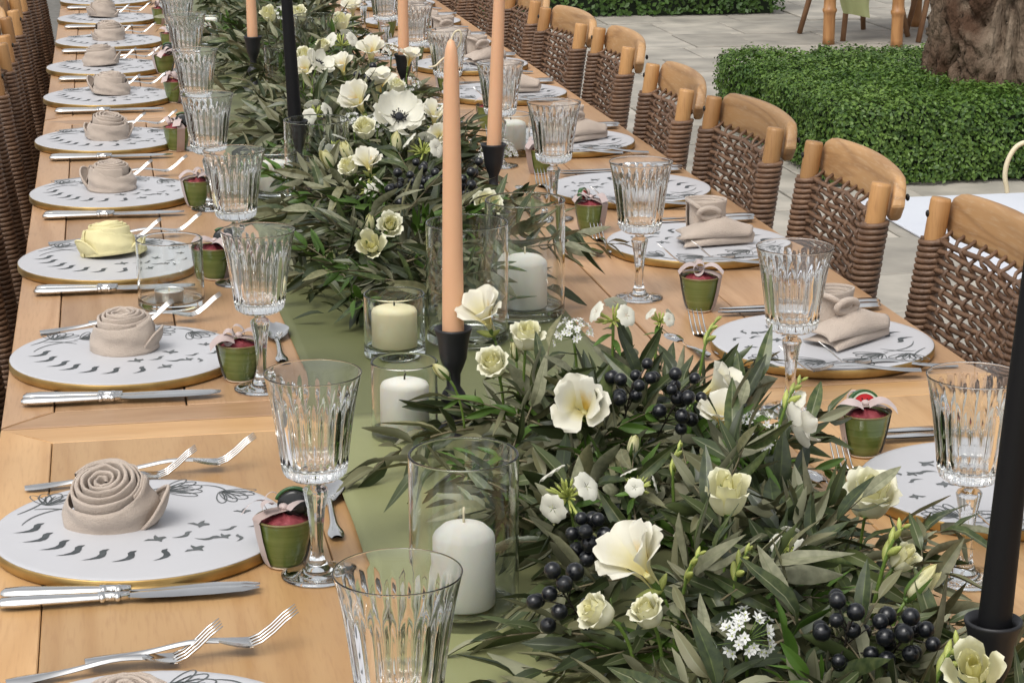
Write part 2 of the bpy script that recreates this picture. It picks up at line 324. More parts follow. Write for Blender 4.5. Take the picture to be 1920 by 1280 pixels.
# ------------------------------------------------------------------ hedges
def hedge(name, x0, x1, y0, y1, h, n, size, label, mats, hole=None):
    t = thing(name, label, 'hedge', ((x0 + x1) / 2, (y0 + y1) / 2, 0))
    cx, cyy = (x0 + x1) / 2, (y0 + y1) / 2
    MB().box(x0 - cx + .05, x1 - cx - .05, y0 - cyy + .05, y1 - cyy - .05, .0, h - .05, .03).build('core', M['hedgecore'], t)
    areas = [(x1 - x0) * (y1 - y0), (x1 - x0) * h, (x1 - x0) * h * .4, (y1 - y0) * h, (y1 - y0) * h * .3]
    pr = np.array(areas) / sum(areas); face = rng.choice(5, n, p=pr)
    u = rng.random(n); v = rng.random(n); P = np.zeros((n, 3)); Nn = np.zeros((n, 3)); r = .045
    for k in range(5):
        i = face == k
        if k == 0: P[i] = np.c_[lerp(x0, x1, u[i]), lerp(y0, y1, v[i]), np.full(i.sum(), h)]; Nn[i] = (0, 0, 1)
        if k in (1, 2): P[i] = np.c_[lerp(x0, x1, u[i]), np.full(i.sum(), y0 if k == 1 else y1), lerp(.015, h, v[i])]; Nn[i] = (0, -1 if k == 1 else 1, 0)
        if k in (3, 4): P[i] = np.c_[np.full(i.sum(), x0 if k == 3 else x1), lerp(y0, y1, u[i]), lerp(.015, h, v[i])]; Nn[i] = (-1 if k == 3 else 1, 0, 0)
    # round the box edges, let the surface undulate
    lo = np.array([x0 + r, y0 + r, -9]); hi = np.array([x1 - r, y1 - r, h - r])
    core = np.clip(P, lo, hi); d = P - core; ln = np.linalg.norm(d, axis=1, keepdims=True) + 1e-9
    dirn = d / ln; P = core + dirn * r
    wob = np.array([noise.noise(Vector(p) * 4.0) * .03 + noise.noise(Vector(p) * 13.0) * .022 for p in P])
    P += dirn * (wob + rng.normal(0, .012, n))[:, None]
    if hole is not None:
        keep = np.hypot(P[:, 0] - hole[0], P[:, 1] - hole[1]) > hole[2]; P = P[keep]; dirn = dirn[keep]; n = len(P)
    # leaves: two folded halves, normals scattered round the surface normal
    nn = dirn + rng.normal(0, .45, (n, 3)) + np.array([0, 0, .25]); nn /= np.linalg.norm(nn, axis=1, keepdims=True)
    ax = np.cross(nn, rng.normal(0, 1, (n, 3))); ax /= np.linalg.norm(ax, axis=1, keepdims=True); bx = np.cross(nn, ax)
    s = size * rng.uniform(.6, 1.25, n)[:, None]
    V = np.stack([P - ax * s * .55, P + bx * s * .34 + nn * s * .1, P + ax * s * .55, P - bx * s * .34 + nn * s * .1], 1).reshape(-1, 3) - np.array([cx, cyy, 0])
    F = np.arange(n)[:, None] * 4 + np.array([[0, 1, 2, 0, 2, 3]]); F = F.reshape(-1, 3)
    me = bpy.data.meshes.new('foliage'); me.vertices.add(len(V)); me.vertices.foreach_set('co', V.ravel().astype(np.float32))
    me.loops.add(F.size); me.loops.foreach_set('vertex_index', F.ravel().astype(np.int32))
    me.polygons.add(len(F)); me.polygons.foreach_set('loop_start', np.arange(0, F.size, 3, dtype=np.int32)); me.polygons.foreach_set('loop_total', np.full(len(F), 3, np.int32))
    for m in mats: me.materials.append(m)
    me.polygons.foreach_set('material_index', np.repeat((rng.random(n) < .35).astype(np.int32), 2)); me.update(calc_edges=True)
    obj('foliage', me, t)['kind'] = 'stuff'
hedge('box_hedge', 2.71, 5.2, 7.70, 9.35, .31, 115000, .0175, 'low clipped green box hedge planted round the palm trunk', [M['hedge'], M['hedge_dark']], hole=(3.78, 8.40, .33))
hedge('box_hedge', 1.6, 4.36, 13.5, 14.6, .62, 16000, .035, 'dark clipped hedge across the back of the paving', [M['hedge_dark'], M['hedge_dark']])

# palm trunk in the hedge
pt = thing('palm_tree', 'thick old palm trunk with brown rugged bark rising from the hedge', 'palm tree', (3.78, 8.40, 0))
rows = []; NJ, NI = 150, 220
for j in range(NJ):
    z = 2.6 * (j / (NJ - 1)) ** 1.6; rr = .325 + .035 * math.exp(-((z - .2) / .28) ** 2) - .012 * z; row = []
    for i in range(NI + 1):
        t = 2 * math.pi * i / NI; p = Vector((math.cos(t), math.sin(t), 0)); q = Vector((p.x * 1.1, p.y * 1.1, z * 1.5 + .5 * noise.noise(Vector((p.x * 2, p.y * 2, z * 2)))))
        dd = noise.voronoi(q * 2.3 + Vector((3, 1, 0)))[0]; e1 = dd[1] - dd[0]                     # old leaf bases with cracks between them
        d2 = noise.voronoi(q * 6.5)[0]; e2 = d2[1] - d2[0]
        boot = .095 * min(1, e1 / .22) ** .6 + .035 * min(1, e2 / .30) ** .5
        fib = noise.noise(Vector((p.x * 16, p.y * 16, z * 3))) * .012 + noise.noise(q * 14) * .012 + noise.noise(q * 30) * .007
        r2 = rr + boot + fib - .05; row.append((p.x * r2, p.y * r2, z))
    rows.append(row)
MB().grid(rows).build('trunk', M['bark'], pt)

# bamboo table and chair behind the hedge
bt = thing('bamboo_table', 'bamboo table with ringed cane legs standing behind the hedge', 'table', (4.75, 12.1, 0))
def cane(mb, x, y, r, h):
    prof = []
    z = 0
    while z < h:
        prof += [(r, z + .0), (r * .96, z + .04), (r * .96, z + .16), (r, z + .18), (r * 1.16, z + .19), (r * 1.16, z + .205)]; z += .21
    mb.lathe(prof, 14, cx=x, cyy=y)
for px, py in ((-.62, -.19), (-.27, -.37), (.75, -.3), (.7, .5), (.2, .55)):
    m_ = MB(); cane(m_, px, py, .036, .70); m_.build('leg', M['bamboo'], bt)
MB().box(-.75, .95, -.5, .62, .74, .78, .006).build('table_top', M['bamboo'], bt)
for bx_, by_, ang, lab in ((4.42, 12.30, .3, 'brown slim-legged chair left of the ringed bamboo leg, behind the hedge'), (4.95, 12.05, -.2, 'brown slim-legged chair beside the palm trunk, behind the hedge')):
    bc = thing('cafe_chair', lab, 'chair', (bx_, by_, 0), (0, 0, ang), 'brown chairs behind the hedge')
    for sx in (-1, 1):
        for sy in (-1, 1):
            MB().tube([(sx * .24, sy * .22, 0), (sx * .19, sy * .18, .25), (sx * .165, sy * .165, .45)], [.016, .017, .02], 8).build('leg', M['chairleg'], bc)
    MB().prism([(-.21, -.21), (.21, -.21), (.21, .21), (-.21, .21)], .45, .485, .01).build('seat', M['chairleg'], bc)
    MB().grid([[(x, .2 + .03 * math.sin(z * 3), z) for x in np.linspace(-.19, .19, 6)] for z in np.linspace(.5, .9, 5)]).build('backrest', M['chairleg'], bc)
rows = [[(x + .02 * math.sin(z * 20), .03 * math.sin(x * 28 + z * 4), z) for x in np.linspace(-.11, .11, 16)] for z in np.linspace(.47, .80, 10)]
rows = [[(p[0] * (1 - .25 * (1 - k / 9)), p[1], p[2] + .14 * (p[0] * -1 + .0) * (1 - k / 9)) for p in r] for k, r in enumerate(rows)]
tag(MB().grid(rows).build('sage_cloth', M['sagecloth'], None, (4.30, 11.95, -.31)), 'pale sage cloth hanging beside the ringed bamboo leg', 'cloth')
# ------------------------------------------------------------------ dining tables
TX0, TX1, FW = -.155, 1.157, .064
def dining_table(y0, y1, label, gap, wood, ncol=7):
    t = thing('dining_table', label, 'table', ((TX0 + TX1) / 2, (y0 + y1) / 2, 0), group='tables pushed end to end')
    cx, cyy = (TX0 + TX1) / 2, (y0 + y1) / 2; a, b = TX0 - cx, TX1 - cx; c, d = y0 - cyy + .001, y1 - cyy - .001; g_ = .0006
    def plank(poly, rot=False, dz=0):
        p = np.array(poly); ce = p.mean(0); p = p - ce
        if rot: p = np.c_[p[:, 1], -p[:, 0]]           # local Y runs along the board
        MB().prism([tuple(q) for q in p], -.032, 0, .0012).build('plank', wood, t, (ce[0], ce[1], TZ + dz), (0, 0, R(90) if rot else 0))
    plank([(a, c), (a + FW - g_, c + FW), (a + FW - g_, d - FW), (a, d)], dz=.0004)
    plank([(b, d), (b - FW + g_, d - FW), (b - FW + g_, c + FW), (b, c)], dz=-.0003)
    plank([(a + g_ * 2, c), (b - g_ * 2, c), (b - FW, c + FW - g_), (a + FW, c + FW - g_)], True, -.0006)
    plank([(b - g_ * 2, d), (a + g_ * 2, d), (a + FW, d - FW + g_), (b - FW, d - FW + g_)], True, -.0002)
    n = ncol; xs = np.linspace(a + FW, b - FW, n + 1)
    for i in range(n):
        x0, x1 = xs[i] + gap, xs[i + 1] - gap
        plank([(x0, c + FW + .001), (x1, c + FW + .001), (x1, d - FW - .001), (x0, d - FW - .001)], dz=random.uniform(-.0012, .0002))
    MB().box(a + .04, b - .04, c + .04, d - .04, TZ - .055, TZ - .034).build('subframe', wood, t)
    for sx in (a + .05, b - .12):
        for sy in (c + .1, d - .17): MB().box(sx, sx + .07, sy, sy + .07, 0, TZ - .056, .004).build('leg', wood, t)
    for x in (a + .055, b - .08): MB().box(x, x + .022, c + .18, d - .18, TZ - .14, TZ - .057).build('apron', wood, t)
dining_table(.175, 2.622, 'honey coloured plank table nearest the camera', .0005, M['table'], 4)
dining_table(2.626, 5.080, 'plank table in the middle, between the two cross seams', .0010, M['table2'])
dining_table(5.084, 7.530, 'plank table at the far end beyond the second cross seam', .0010, M['table2'])
dining_table(7.534, 9.98, 'last plank table just touching the top edge of the photo', .0010, M['table2'])
# sage runner: two lengths of satin, the near one overlapping the far one
def runner(y0, y1, z, mat, label, seed):
    rows = []; ny = int((y1 - y0) / .03)
    for j in range(ny + 1):
        y = lerp(y0, y1, j / ny); row = []
        e0 = .234 + .006 * math.sin(y * 2.1 + seed) + .004 * math.sin(y * 7 + seed); e1 = .665 + .006 * math.sin(y * 1.7 + seed)
        for i in range(29):
            x = lerp(e0, e1, i / 28); wv = .5 + .5 * noise.noise(Vector((x * 6 + seed, y * 2.2, seed))) ; wv2 = max(0, noise.noise(Vector((x * 16 + y * 9, y * 3, seed + 4)))) 
            edge = 0 if 0 < i < 28 else -.0005
            row.append((x, y - (.004 * math.sin(x * 9) if j in (0, ny) else 0), z + .0006 + .0030 * wv + .0060 * wv2 + edge))
        rows.append(row)
    o = MB().grid(rows).build('table_runner', mat); so = o.modifiers.new('cloth', 'SOLIDIFY'); so.thickness = .0008; so.offset = 1
    tag(o, label, 'table runner', 'sage runners down the middle of the tables')
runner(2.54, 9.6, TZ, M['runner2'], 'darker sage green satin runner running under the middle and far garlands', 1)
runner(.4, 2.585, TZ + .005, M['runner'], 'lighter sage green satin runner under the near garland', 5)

# ------------------------------------------------------------------ woven chairs
PITCH, ZR0 = .0150, .484
NROW, NCOL = 24, 11
def bow(y): return .022 * max(0, 1 - (y / .2) ** 2)
def px_at(z): return .0 + (.065 * max(0, (z - .42) / .49)) + (.05 * (1 - z / .42) if z < .42 else 0)
CM = {}
def chair_meshes():
    zs = [0, .12, .25, .35, .42, .5, .6, .7, .8, .87, .905, .910]
    CM['post'] = MB().tube([(px_at(z), 0, z) for z in zs], [.014, .015, .016, .0165, .0165, .0165, .0165, .0165, .0165, .0165, .0165, .0150], 16).mesh('post', M['chairwood'])
    turns = 44; pts = []; rad = .0198
    for i in range(turns * 12 + 1):
        t = i / 12; z = .42 + (t / turns) * .425; a = 2 * math.pi * t
        jit = noise.noise(Vector((t * 3.3, 1, 0))) * .0012
        pts.append((px_at(z) + (rad + jit) * math.cos(a), (rad + jit) * math.sin(a), z))
    CM['wrap'] = MB().tube(pts, .0050, 6, squash=1).mesh('post_wrap', M['rattan'])
    ys = np.linspace(-.182, .182, NCOL)
    for ph in (0, 1):
        path = []
        for i in range(NCOL * 3 + 7):
            y = lerp(-.205, .205, i / (NCOL * 3 + 6)); cphase = (y - ys[0]) / (ys[1] - ys[0])
            amp = .0012 * math.cos(math.pi * (cphase + ph)) * (1 if abs(y) < .19 else .3)
            path.append((bow(y) + amp - .0 + (-.02 if abs(y) > .197 else 0), y, .0018 * math.sin(y * 40 + ph * 2)))
        CM['row%d' % ph] = MB().tube(path, .0045, 6).mesh('strand', M['rattan'])
        path = []
        for i in range(NROW * 3 + 1):
            k = i / 3; z = ZR0 + k * PITCH
            amp = -.0062 * math.cos(math.pi * (k + ph)); path.append((px_at(z) + amp, .0012 * math.sin(k * 1.1 + ph), z))
        ztop = ZR0 + NROW * PITCH; path.append((px_at(ztop) + .010, .005, ztop + .006)); path.append((px_at(ztop) + .022, .008, ztop + .014))
        CM['col%d' % ph] = MB().tube(path, .0034, 6).mesh('strand', M['rattan'])
    # curved top rail, thick board with rounded upper corners
    rows = []; nU = 31; sec = 12
    for i in range(nU):
        y = lerp(-.219, .219, i / (nU - 1)); e = abs(y) / .219
        top = .922 - .006 * e ** 2.2; bot = .846 - .002 * e
        if e > .86: k = math.sqrt(max(0, 1 - ((e - .86) / .14) ** 2)); mid = (top + bot) / 2 - .006; top = lerp(mid, top, max(k, .06)); bot = lerp(mid, bot, max(k, .06))
        xc = .062 + .024 * (1 - e ** 2) + .0262; th = .0108
        row = []
        for q in range(sec + 1):
            a = 2 * math.pi * q / sec + .3; ca, sa = math.cos(a), math.sin(a)
            sx = math.copysign(abs(ca) ** .55, ca); sz = math.copysign(abs(sa) ** .28, sa)
            zc = (top + bot) / 2; hz = (top - bot) / 2; row.append((xc + sx * th + (zc + sz * hz - .87) * .12, y, zc + sz * hz))
        rows.append(row)
    r = MB().grid(rows); k = sec + 1
    r.add(rows[0], [tuple(range(sec))]); r.add(rows[-1], [tuple(range(sec))[::-1]])
    CM['rail'] = r.mesh('top_rail', M['railwood'])
    CM['bolt'] = MB().sphere((0, 0, 0), .006, 8, 5, sc=(1, .6, 1)).mesh('bolt', M['bolt'])
    CM['hole'] = MB().lathe([(.0042, -.004), (.0042, .0)], 8).mesh('strand_hole', M['bolt'])
    CM['seat'] = MB().prism([(-.43, -.2), (-.40, -.22), (-.02, -.2), (.0, -.19), (.0, .19), (-.02, .2), (-.40, .22), (-.43, .2)], .405, .45, .012).mesh('seat', M['rattan'])
    CM['fleg'] = MB().tube([(-.40, 0, 0), (-.405, 0, .2), (-.405, 0, .404)], [.016, .019, .02], 12).mesh('leg', M['chairwood'])
    CM['str'] = MB().tube([(-.40, 0, .19), (.02, 0, .19)], .011, 8).mesh('stretcher', M['chairwood'])
chair_meshes()
ys_ = np.linspace(-.182, .182, NCOL)
def chair(x, y, rz, label, group):
    t = thing('woven_chair', label, 'chair', (x, y, 0), (0, 0, rz), group)
    for s in (-1, 1):
        obj('post', CM['post'], t, (0, s * .2, 0)); w_ = obj('post_wrap', CM['wrap'], t, (0, s * .2, 0)); w_.rotation_euler = (0, 0, 0)
        (obj('bolt', CM['bolt'], t, (px_at(.885) - .0165, .2 + .003, .885), (0, 0, R(90))) if s > 0 else obj('bolt', CM['bolt'], t, (px_at(.885) + .048, -.2, .885), (0, 0, R(90)))); obj('leg', CM['fleg'], t, (0, s * .19, 0)); obj('stretcher', CM['str'], t, (0, s * .19, 0))
    obj('top_rail', CM['rail'], t); obj('seat', CM['seat'], t)
    for k in range(NROW + 1):
        z = ZR0 + k * PITCH; obj('strand', CM['row%d' % (k % 2)], t, (px_at(z), 0, z))
    for k, yy in enumerate(ys_): obj('strand', CM['col%d' % (k % 2)], t, (bow(yy), yy, 0))
RCH = [2.90, 3.437, 3.99, 4.50, 5.20, 5.69, 6.27, 6.83, 7.40, 7.95]
RCX = [(1.197, -2), (1.166, -2.9), (1.151, 0.7), (1.134, -4.2), (1.176, -3), (1.152, 2), (1.155, -1), (1.15, 1), (1.155, -2), (1.15, 0)]
for i, yy in enumerate(RCH):
    chair(RCX[i][0], yy, R(RCX[i][1]), f'woven rattan chair with honey wood top rail, {ORD[i]} from the camera on the right side', 'woven chairs along the right side')
LCH = [3.30, 3.95, 4.58, 5.15, 5.72, 6.30, 6.9, 7.5, 8.1]
for i, yy in enumerate(LCH):
    chair(-.198 + random.uniform(-.006, .006), yy, R(180 + random.uniform(-2, 2)), f'woven rattan chair at the left edge, {ORD[i]} from the camera on the left side', 'woven chairs along the left side')

# ------------------------------------------------------------------ place setting pieces (shared meshes)
PM = {}
PM['disc'] = MB().lathe([(.001, .0138), (.150, .0138), (.1562, .0138), (.1575, .0130)], 72).mesh('plate_top', M['plate'])
PM['edge'] = MB().lathe([(.15, 0), (.1565, .0005), (.1582, .003), (.1582, .0115), (.1574, .0131)], 72).mesh('gold_rim', M['gold'])
def ribbon_line(mb, pts, wd, z=.0143):
    P = [Vector((p[0], p[1], 0)) for p in pts]; L_ = []; R_ = []
    for i in range(len(P)):
        t = (P[min(i + 1, len(P) - 1)] - P[max(i - 1, 0)]).normalized(); n_ = Vector((-t.y, t.x, 0)); ww = wd * (.35 + .65 * math.sin(math.pi * (i + .5) / len(P)))
        L_.append(P[i] + n_ * ww / 2 + Vector((0, 0, z))); R_.append(P[i] - n_ * ww / 2 + Vector((0, 0, z)))
    mb.grid([L_, R_], smooth=False, flip=True)
# gull-like birds: polygons (x along the wing, y), printed flat
GULL = [(-1, -.30), (-.5, -.29), (-.05, -.18), (.22, .02), (.34, .32), (.60, .46), (.98, .42), (.72, .24), (.60, -.05), (.40, -.30), (.05, -.42), (-.45, -.40)]
FLY = [(-1, .15), (-.5, .32), (-.1, .12), (.1, .55), (.35, .75), (.38, .3), (.9, .25), (1, .05), (.5, -.12), (.25, -.5), (.05, -.2), (-.4, .0)]
def fan(mb, shape, c, s, rot, z=.0143, asp=1.45):
    cr, sr = math.cos(rot), math.sin(rot)
    pts = [(c[0] + s * (p[0] * cr - p[1] * asp * sr), c[1] + s * (p[0] * sr + p[1] * asp * cr), z) for p in shape]
    mb.add(pts, [tuple(range(len(pts)))[::-1]] if False else [tuple(range(len(pts)))], smooth=False)
b_ = MB()
for (x, y), s, ro in zip([(-.117, .018), (-.108, -.013), (-.091, -.040), (-.075, -.060), (-.050, -.078), (-.021, -.089), (.016, -.092)], [.0185, .0180, .0180, .0180, .0180, .0175, .0165], [.15, .12, .15, .2, .25, .3, .6]): fan(b_, GULL, (x, y), s, ro)
c_ = MB()
for k, (x, y) in enumerate([(.013, -.045), (.041, -.036), (.060, -.008), (.066, -.050), (.052, -.083), (.090, -.026), (.110, .024), (.119, -.02), (.083, -.052), (.098, -.058)]): fan(c_, FLY if k % 2 == 0 else GULL, (x, y), (.0125 if k < 5 else .0100), [.3, .1, -.3, -.5, .6, -.2, -.1, .2, .4, .9][k])
PM['birds'] = b_.mesh('bird_print', M['print']); PM['birds2'] = c_.mesh('bird_print', M['printgrey'])
PM['eachbird'] = []
for mb_, mt_ in ((b_, M['print']), (c_, M['printgrey'])):
    for f in mb_.f: PM['eachbird'].append(MB().add([mb_.v[i] for i in f], [tuple(range(len(f)))], smooth=False).mesh('bird_print', mt_))
def bez(p0, p1, p2, n=12): return [tuple((1 - t) ** 2 * a + 2 * t * (1 - t) * b + t * t * c for a, b, c in zip(p0, p1, p2)) for t in np.linspace(0, 1, n)]
f_ = MB()
def bloom(cx, cyy, rot, s):
    for k, (off, wd) in enumerate(((-.5, .55), (0, .7), (.5, .55), (.95, .45), (-.95, .45))):
        pts = []
        for t in np.linspace(0, 1, 22):
            a = 2 * math.pi * t; r_ = s * (.5 + .5 * math.cos(a)) ; lx = s * .55 * (1 - math.cos(a)); ly = s * wd * .38 * math.sin(a) * (.6 + .4 * math.sin(t * math.pi))
            an = rot + off * .8; pts.append((cx + lx * math.cos(an) - ly * math.sin(an), cyy + lx * math.sin(an) + ly * math.cos(an)))
        ribbon_line(f_, pts, .0017)
        an = rot + off * .7
        for q in (.25, .45): ribbon_line(f_, bez((cx, cyy), (cx + s * .5 * math.cos(an + q * .4), cyy + s * .5 * math.sin(an + q * .4)), (cx + s * .85 * math.cos(an), cyy + s * .85 * math.sin(an)), 8), .0013)
for a in ([(-.125, .030), (-.112, .072), (-.065, .078)], [(-.130, .066), (-.108, .085), (-.098, .110)], [(-.112, .078), (-.09, .082), (-.066, .062)], [(.010, .112), (.035, .132), (.058, .118)], [(.072, .122), (.098, .118), (.100, .088)], [(-.070, .082), (-.04, .110), (.008, .112)]): ribbon_line(f_, bez(*a, 14), .0024)
bloom(-.098, .090, 1.25, .036); bloom(-.060, .086, .55, .036); bloom(.030, .112, .15, .040); bloom(.093, .096, -.85, .036); bloom(-.030, .108, .8, .03)
PM['flowers'] = f_.mesh('flower_print', M['printgrey'])
# knife
def knife_mesh():
    h = MB(); sec = [(.0, .0035), (.004, .0075), (.02, .0088), (.05, .0078), (.085, .0068), (.098, .0062)]
    rows = []
    for x, r in sec:
        rows.append([(x, r * math.cos(a) * 1.05 * (1 + .10 * math.cos(6 * a)), .006 + .0052 * (r / .0085) * math.sin(a) * (1 + .10 * math.cos(6 * a))) for a in np.linspace(0, 2 * math.pi, 19)])
    h.grid(rows, flip=True); h.add(rows[0], [tuple(range(18))]); h.add(rows[-1], [tuple(range(18))[::-1]])
    for x, r in ((.101, .0088), (.109, .0066), (.116, .0085)): h.sphere((x, 0, .006), r, 10, 6, sc=(.55, 1, .62))
    h.tube([(.097, 0, .006), (.128, 0, .006)], [.0055, .0045], 8)
    hm = h.mesh('handle', M['steel'])
    b = MB(); up = [(.126, .0045), (.14, .0072), (.17, .0082), (.21, .0080), (.243, .0062), (.256, .002)]; dn = [(.126, -.0045), (.14, -.0085), (.17, -.0105), (.21, -.0105), (.240, -.0075), (.256, -.0012)]
    rows = [[(u_[0], u_[1], .0068), (u_[0], (u_[1] + d_[1]) / 2, .0072), (d_[0], d_[1], .0058)] for u_, d_ in zip(up, dn)]
    b.grid(rows, flip=True); b.grid([[(p[0], p[1], p[2] - .0016 * (1 if q < 2 else .1)) for q, p in enumerate(r_)] for r_ in rows])
    return hm, b.mesh('blade', M['steel'])
PM['khandle'], PM['kblade'] = knife_mesh()
def spoonlike(fork, Ln=.205):
    m = MB(); xs = np.linspace(0, .62, 14); hw = [.0060, .0085, .0088, .0075, .0058, .0046, .004, .0036, .0034, .0033, .0033, .0035, .004, .005]
    def zc(t): return .004 + .0045 * math.exp(-((t - .50) / .17) ** 2) + (0 if t < .66 else 0)
    rows = [[(x * Ln, -w_, zc(x) - .001), (x * Ln, -w_ * .5, zc(x) + .0016), (x * Ln, 0, zc(x) + .0021), (x * Ln, w_ * .5, zc(x) + .0016), (x * Ln, w_, zc(x) - .001)] for x, w_ in zip(xs, hw)]
    m.grid(rows, flip=True); m.grid([[(p[0], p[1], p[2] - .0022 if 0 < q < 4 else p[2] - .0005) for q, p in enumerate(r)] for r in rows])
    if fork:
        # broad root of the head, then four curved tines
        def zf(t): s = (t - .62) / .38; return zc(.62) - .008 * math.sin(math.pi * min(s * 1.15, 1)) * .9 + .040 * max(0, s - .40) ** 1.2
        rows = []
        for t, w_ in ((.62, .0045), (.66, .0075), (.70, .0102), (.74, .0112), (.775, .0112)):
            rows.append([(t * Ln, y, zf(t) + .0012 * (abs(y) / .0115)) for y in np.linspace(-w_, w_, 7)])
        m.grid(rows, flip=True); m.grid([[(p[0], p[1], p[2] - .0016) for p in r] for r in rows])
        for k in range(4):
            y = lerp(-.0098, .0098, k / 3); m.tube([(t * Ln, y, zf(t) - .0006) for t in (.76, .82, .88, .94, 1.0)], [.0014, .0013, .0012, .0011, .0005], 6)
    else:
        rows = []; under = []
        for i in range(11):
            s = i / 10; t = lerp(.60, 1.0, s); w_ = .0205 * math.sin(math.pi * (s * .93 + .045)) ** .62 * (.75 + .25 * math.sin(math.pi * s * .9)); dep = .0095 * math.sin(math.pi * (s * .9 + .05)); zb = lerp(zc(.6), .0125, min(s * 2, 1))
            rows.append([(t * Ln, w_ * c, zb - dep * (1 - c * c)) for c in np.linspace(-1, 1, 11)]); under.append([(p[0], p[1], p[2] - .0014) for p in rows[-1]])
        m.grid(rows, flip=True); m.grid(under)
    return m.mesh('cutlery', M['steel'])
PM['fork'] = spoonlike(True, .198); PM['dfork'] = spoonlike(True, .175); PM['spoon'] = spoonlike(False, .185)
# goblet
def goblet_meshes():
    nfl = 22
    def fl(t, j, z):
        k = max(0, min(1, (.196 - z) / .02)) * max(0, min(1, (z - .104) / .006))
        return 1 - .050 * k * abs(math.cos(nfl * t / 2)) ** 1.5
    outer = [(.002, .1035), (.012, .1035), (.024, .105), (.0315, .110), (.0335, .116), (.0345, .124), (.0365, .140), (.0385, .155), (.0410, .172), (.0432, .186), (.0450, .196), (.0468, .205), (.0484, .2120), (.0490, .2142), (.0493, .2151)]
    inner = [(.0490, .2156), (.0486, .2156), (.0483, .2150), (.0480, .2140), (.0475, .2120), (.0455, .204), (.0430, .192), (.0400, .172), (.0372, .152), (.0345, .132), (.0325, .1225), (.029, .1185), (.015, .117), (.001, .1168)]
    n = 22 * 6; m = MB()
    vs = []; prof = outer + inner
    for j, (r, z) in enumerate(prof):
        for i in range(n):
            t = 2 * math.pi * i / n; rr = r * fl(t, j, z) if j < len(outer) else r; vs.append((rr * math.cos(t), rr * math.sin(t), z))
    fs = [(j * n + i, j * n + (i + 1) % n, (j + 1) * n + (i + 1) % n, (j + 1) * n + i) for j in range(len(prof) - 1) for i in range(n)]
    fs.append(tuple(range(n))[::-1]); fs.append(tuple(range((len(prof) - 1) * n, len(prof) * n))); m.add(vs, fs)
    PM['bowl'] = m.mesh('bowl', M['glass'])
    st = [(.0135, .0075), (.0105, .012), (.0075, .020), (.0066, .032), (.0072, .05), (.0095, .072), (.0128, .088), (.0135, .0915), (.0118, .0945), (.0075, .097), (.0068, .0995), (.009, .1030)]
    PM['gstem'] = MB().lathe(st, 10 * 4, flute=lambda t, j, z: 1 - .09 * (abs(math.cos(5 * t)) ** 1.4) * max(0, min(1, (z - .012) / .01)) * max(0, min(1, (.096 - z) / .004))).mesh('stem', M['glass'])
    PM['gfoot'] = MB().lathe([(.0362, 0), (.0372, .0008), (.0372, .0018), (.030, .0032), (.018, .0048), (.0142, .0066), (.0138, .0072)], 56).mesh('foot', M['glass'])
goblet_meshes()
def goblet(x, y, label, group):
    t = thing('goblet', label, 'goblet', (x, y, TZ + .001), (0, 0, random.uniform(0, 6)), group)
    obj('bowl', PM['bowl'], t); obj('stem', PM['gstem'], t); obj('foot', PM['gfoot'], t)
# pot
PM['pot'] = MB().lathe([(.012, .002), (.0185, .0025), (.0195, .006), (.022, .014), (.0262, .034), (.0292, .0535), (.0296, .0550), (.0278, .0552), (.0272, .053), (.0245, .036), (.010, .030)], 40, flute=lambda t, j, z: 1 + .008 * math.sin(z * 900)).mesh('body', M['glaze'])
PM['prim'] = MB().lathe([(.0288, .0535), (.0300, .0548), (.0298, .0560), (.0280, .0562), (.0274, .0548)], 40, closed=True).mesh('rim', M['potrim'])
PM['pfoot'] = MB().lathe([(.0165, 0), (.0182, .0), (.0190, .0022), (.017, .0026)], 32).mesh('foot_ring', M['clay'])
rows = []
for j in range(6):
    rows.append([(.0265 * j / 5 * math.cos(a) , .0265 * j / 5 * math.sin(a), .050 + .010 * (1 - (j / 5) ** 2) + .007 * noise.noise(Vector((j * 1.9, math.cos(a) * 3, math.sin(a) * 3)))) for a in np.linspace(0, 2 * math.pi, 25)])
PM['fill'] = MB().grid(rows).mesh('red_filling', M['redfill'])
# ribbon: a band up one side, across the top and down the other
prof = [(.0186, .0015), (.0206, .006), (.0232, .014), (.0274, .034), (.0303, .0535), (.0312, .0565), (.0285, .0600), (.016, .0640), (.0, .0655)]
path = [(-r, z) for r, z in prof] + [(r, z) for r, z in prof[::-1][1:]]
m_ = MB(); m_.grid([[(x * math.cos(.0), yy * (1 if abs(x) > .001 else 1), z + (0 if abs(x) < .001 else 0)) for yy in (-.0085, -.004, .004, .0085)] for x, z in path])
rb = m_.mesh('ribbon_band', M['ribbon']); PM['band'] = rb
def bow_mesh():
    loops = []
    for s in (-1, 1):
        m = MB(); rows = []
        for i in range(19):
            t = i / 18; a = 2 * math.pi * t; x = s * (.002 + .0135 * (1 - math.cos(a))); z = .066 + .0035 + .0095 * math.sin(a) + .006 * (1 - math.cos(a)) * .5
            rows.append([(x, yy * (.55 + .45 * abs(math.sin(a / 2))) + .004 * s * math.sin(a), z + .001 * math.sin(yy * 300)) for yy in (-.0085, -.003, .003, .0085)])
        m.grid(rows); loops.append(m.mesh('bow_loop', M['ribbonpink']))
    tails = []
    for s in (-1, 1):
        m = MB(); rows = []
        for i in range(9):
            t = i / 8; x = s * (.002 + .03 * t); z = .067 + .010 * math.sin(t * 2.6) - .012 * t * t; y0 = -.006 - .014 * t
            rows.append([(x + yy * .3 * s, y0 + yy, z + (.002 * (yy / .007))) for yy in (-.0075, 0, .0075)])
        m.grid(rows); tails.append(m.mesh('bow_tail', M['ribbonpink']))
    return loops, tails
PM['loops'], PM['tails'] = bow_mesh()
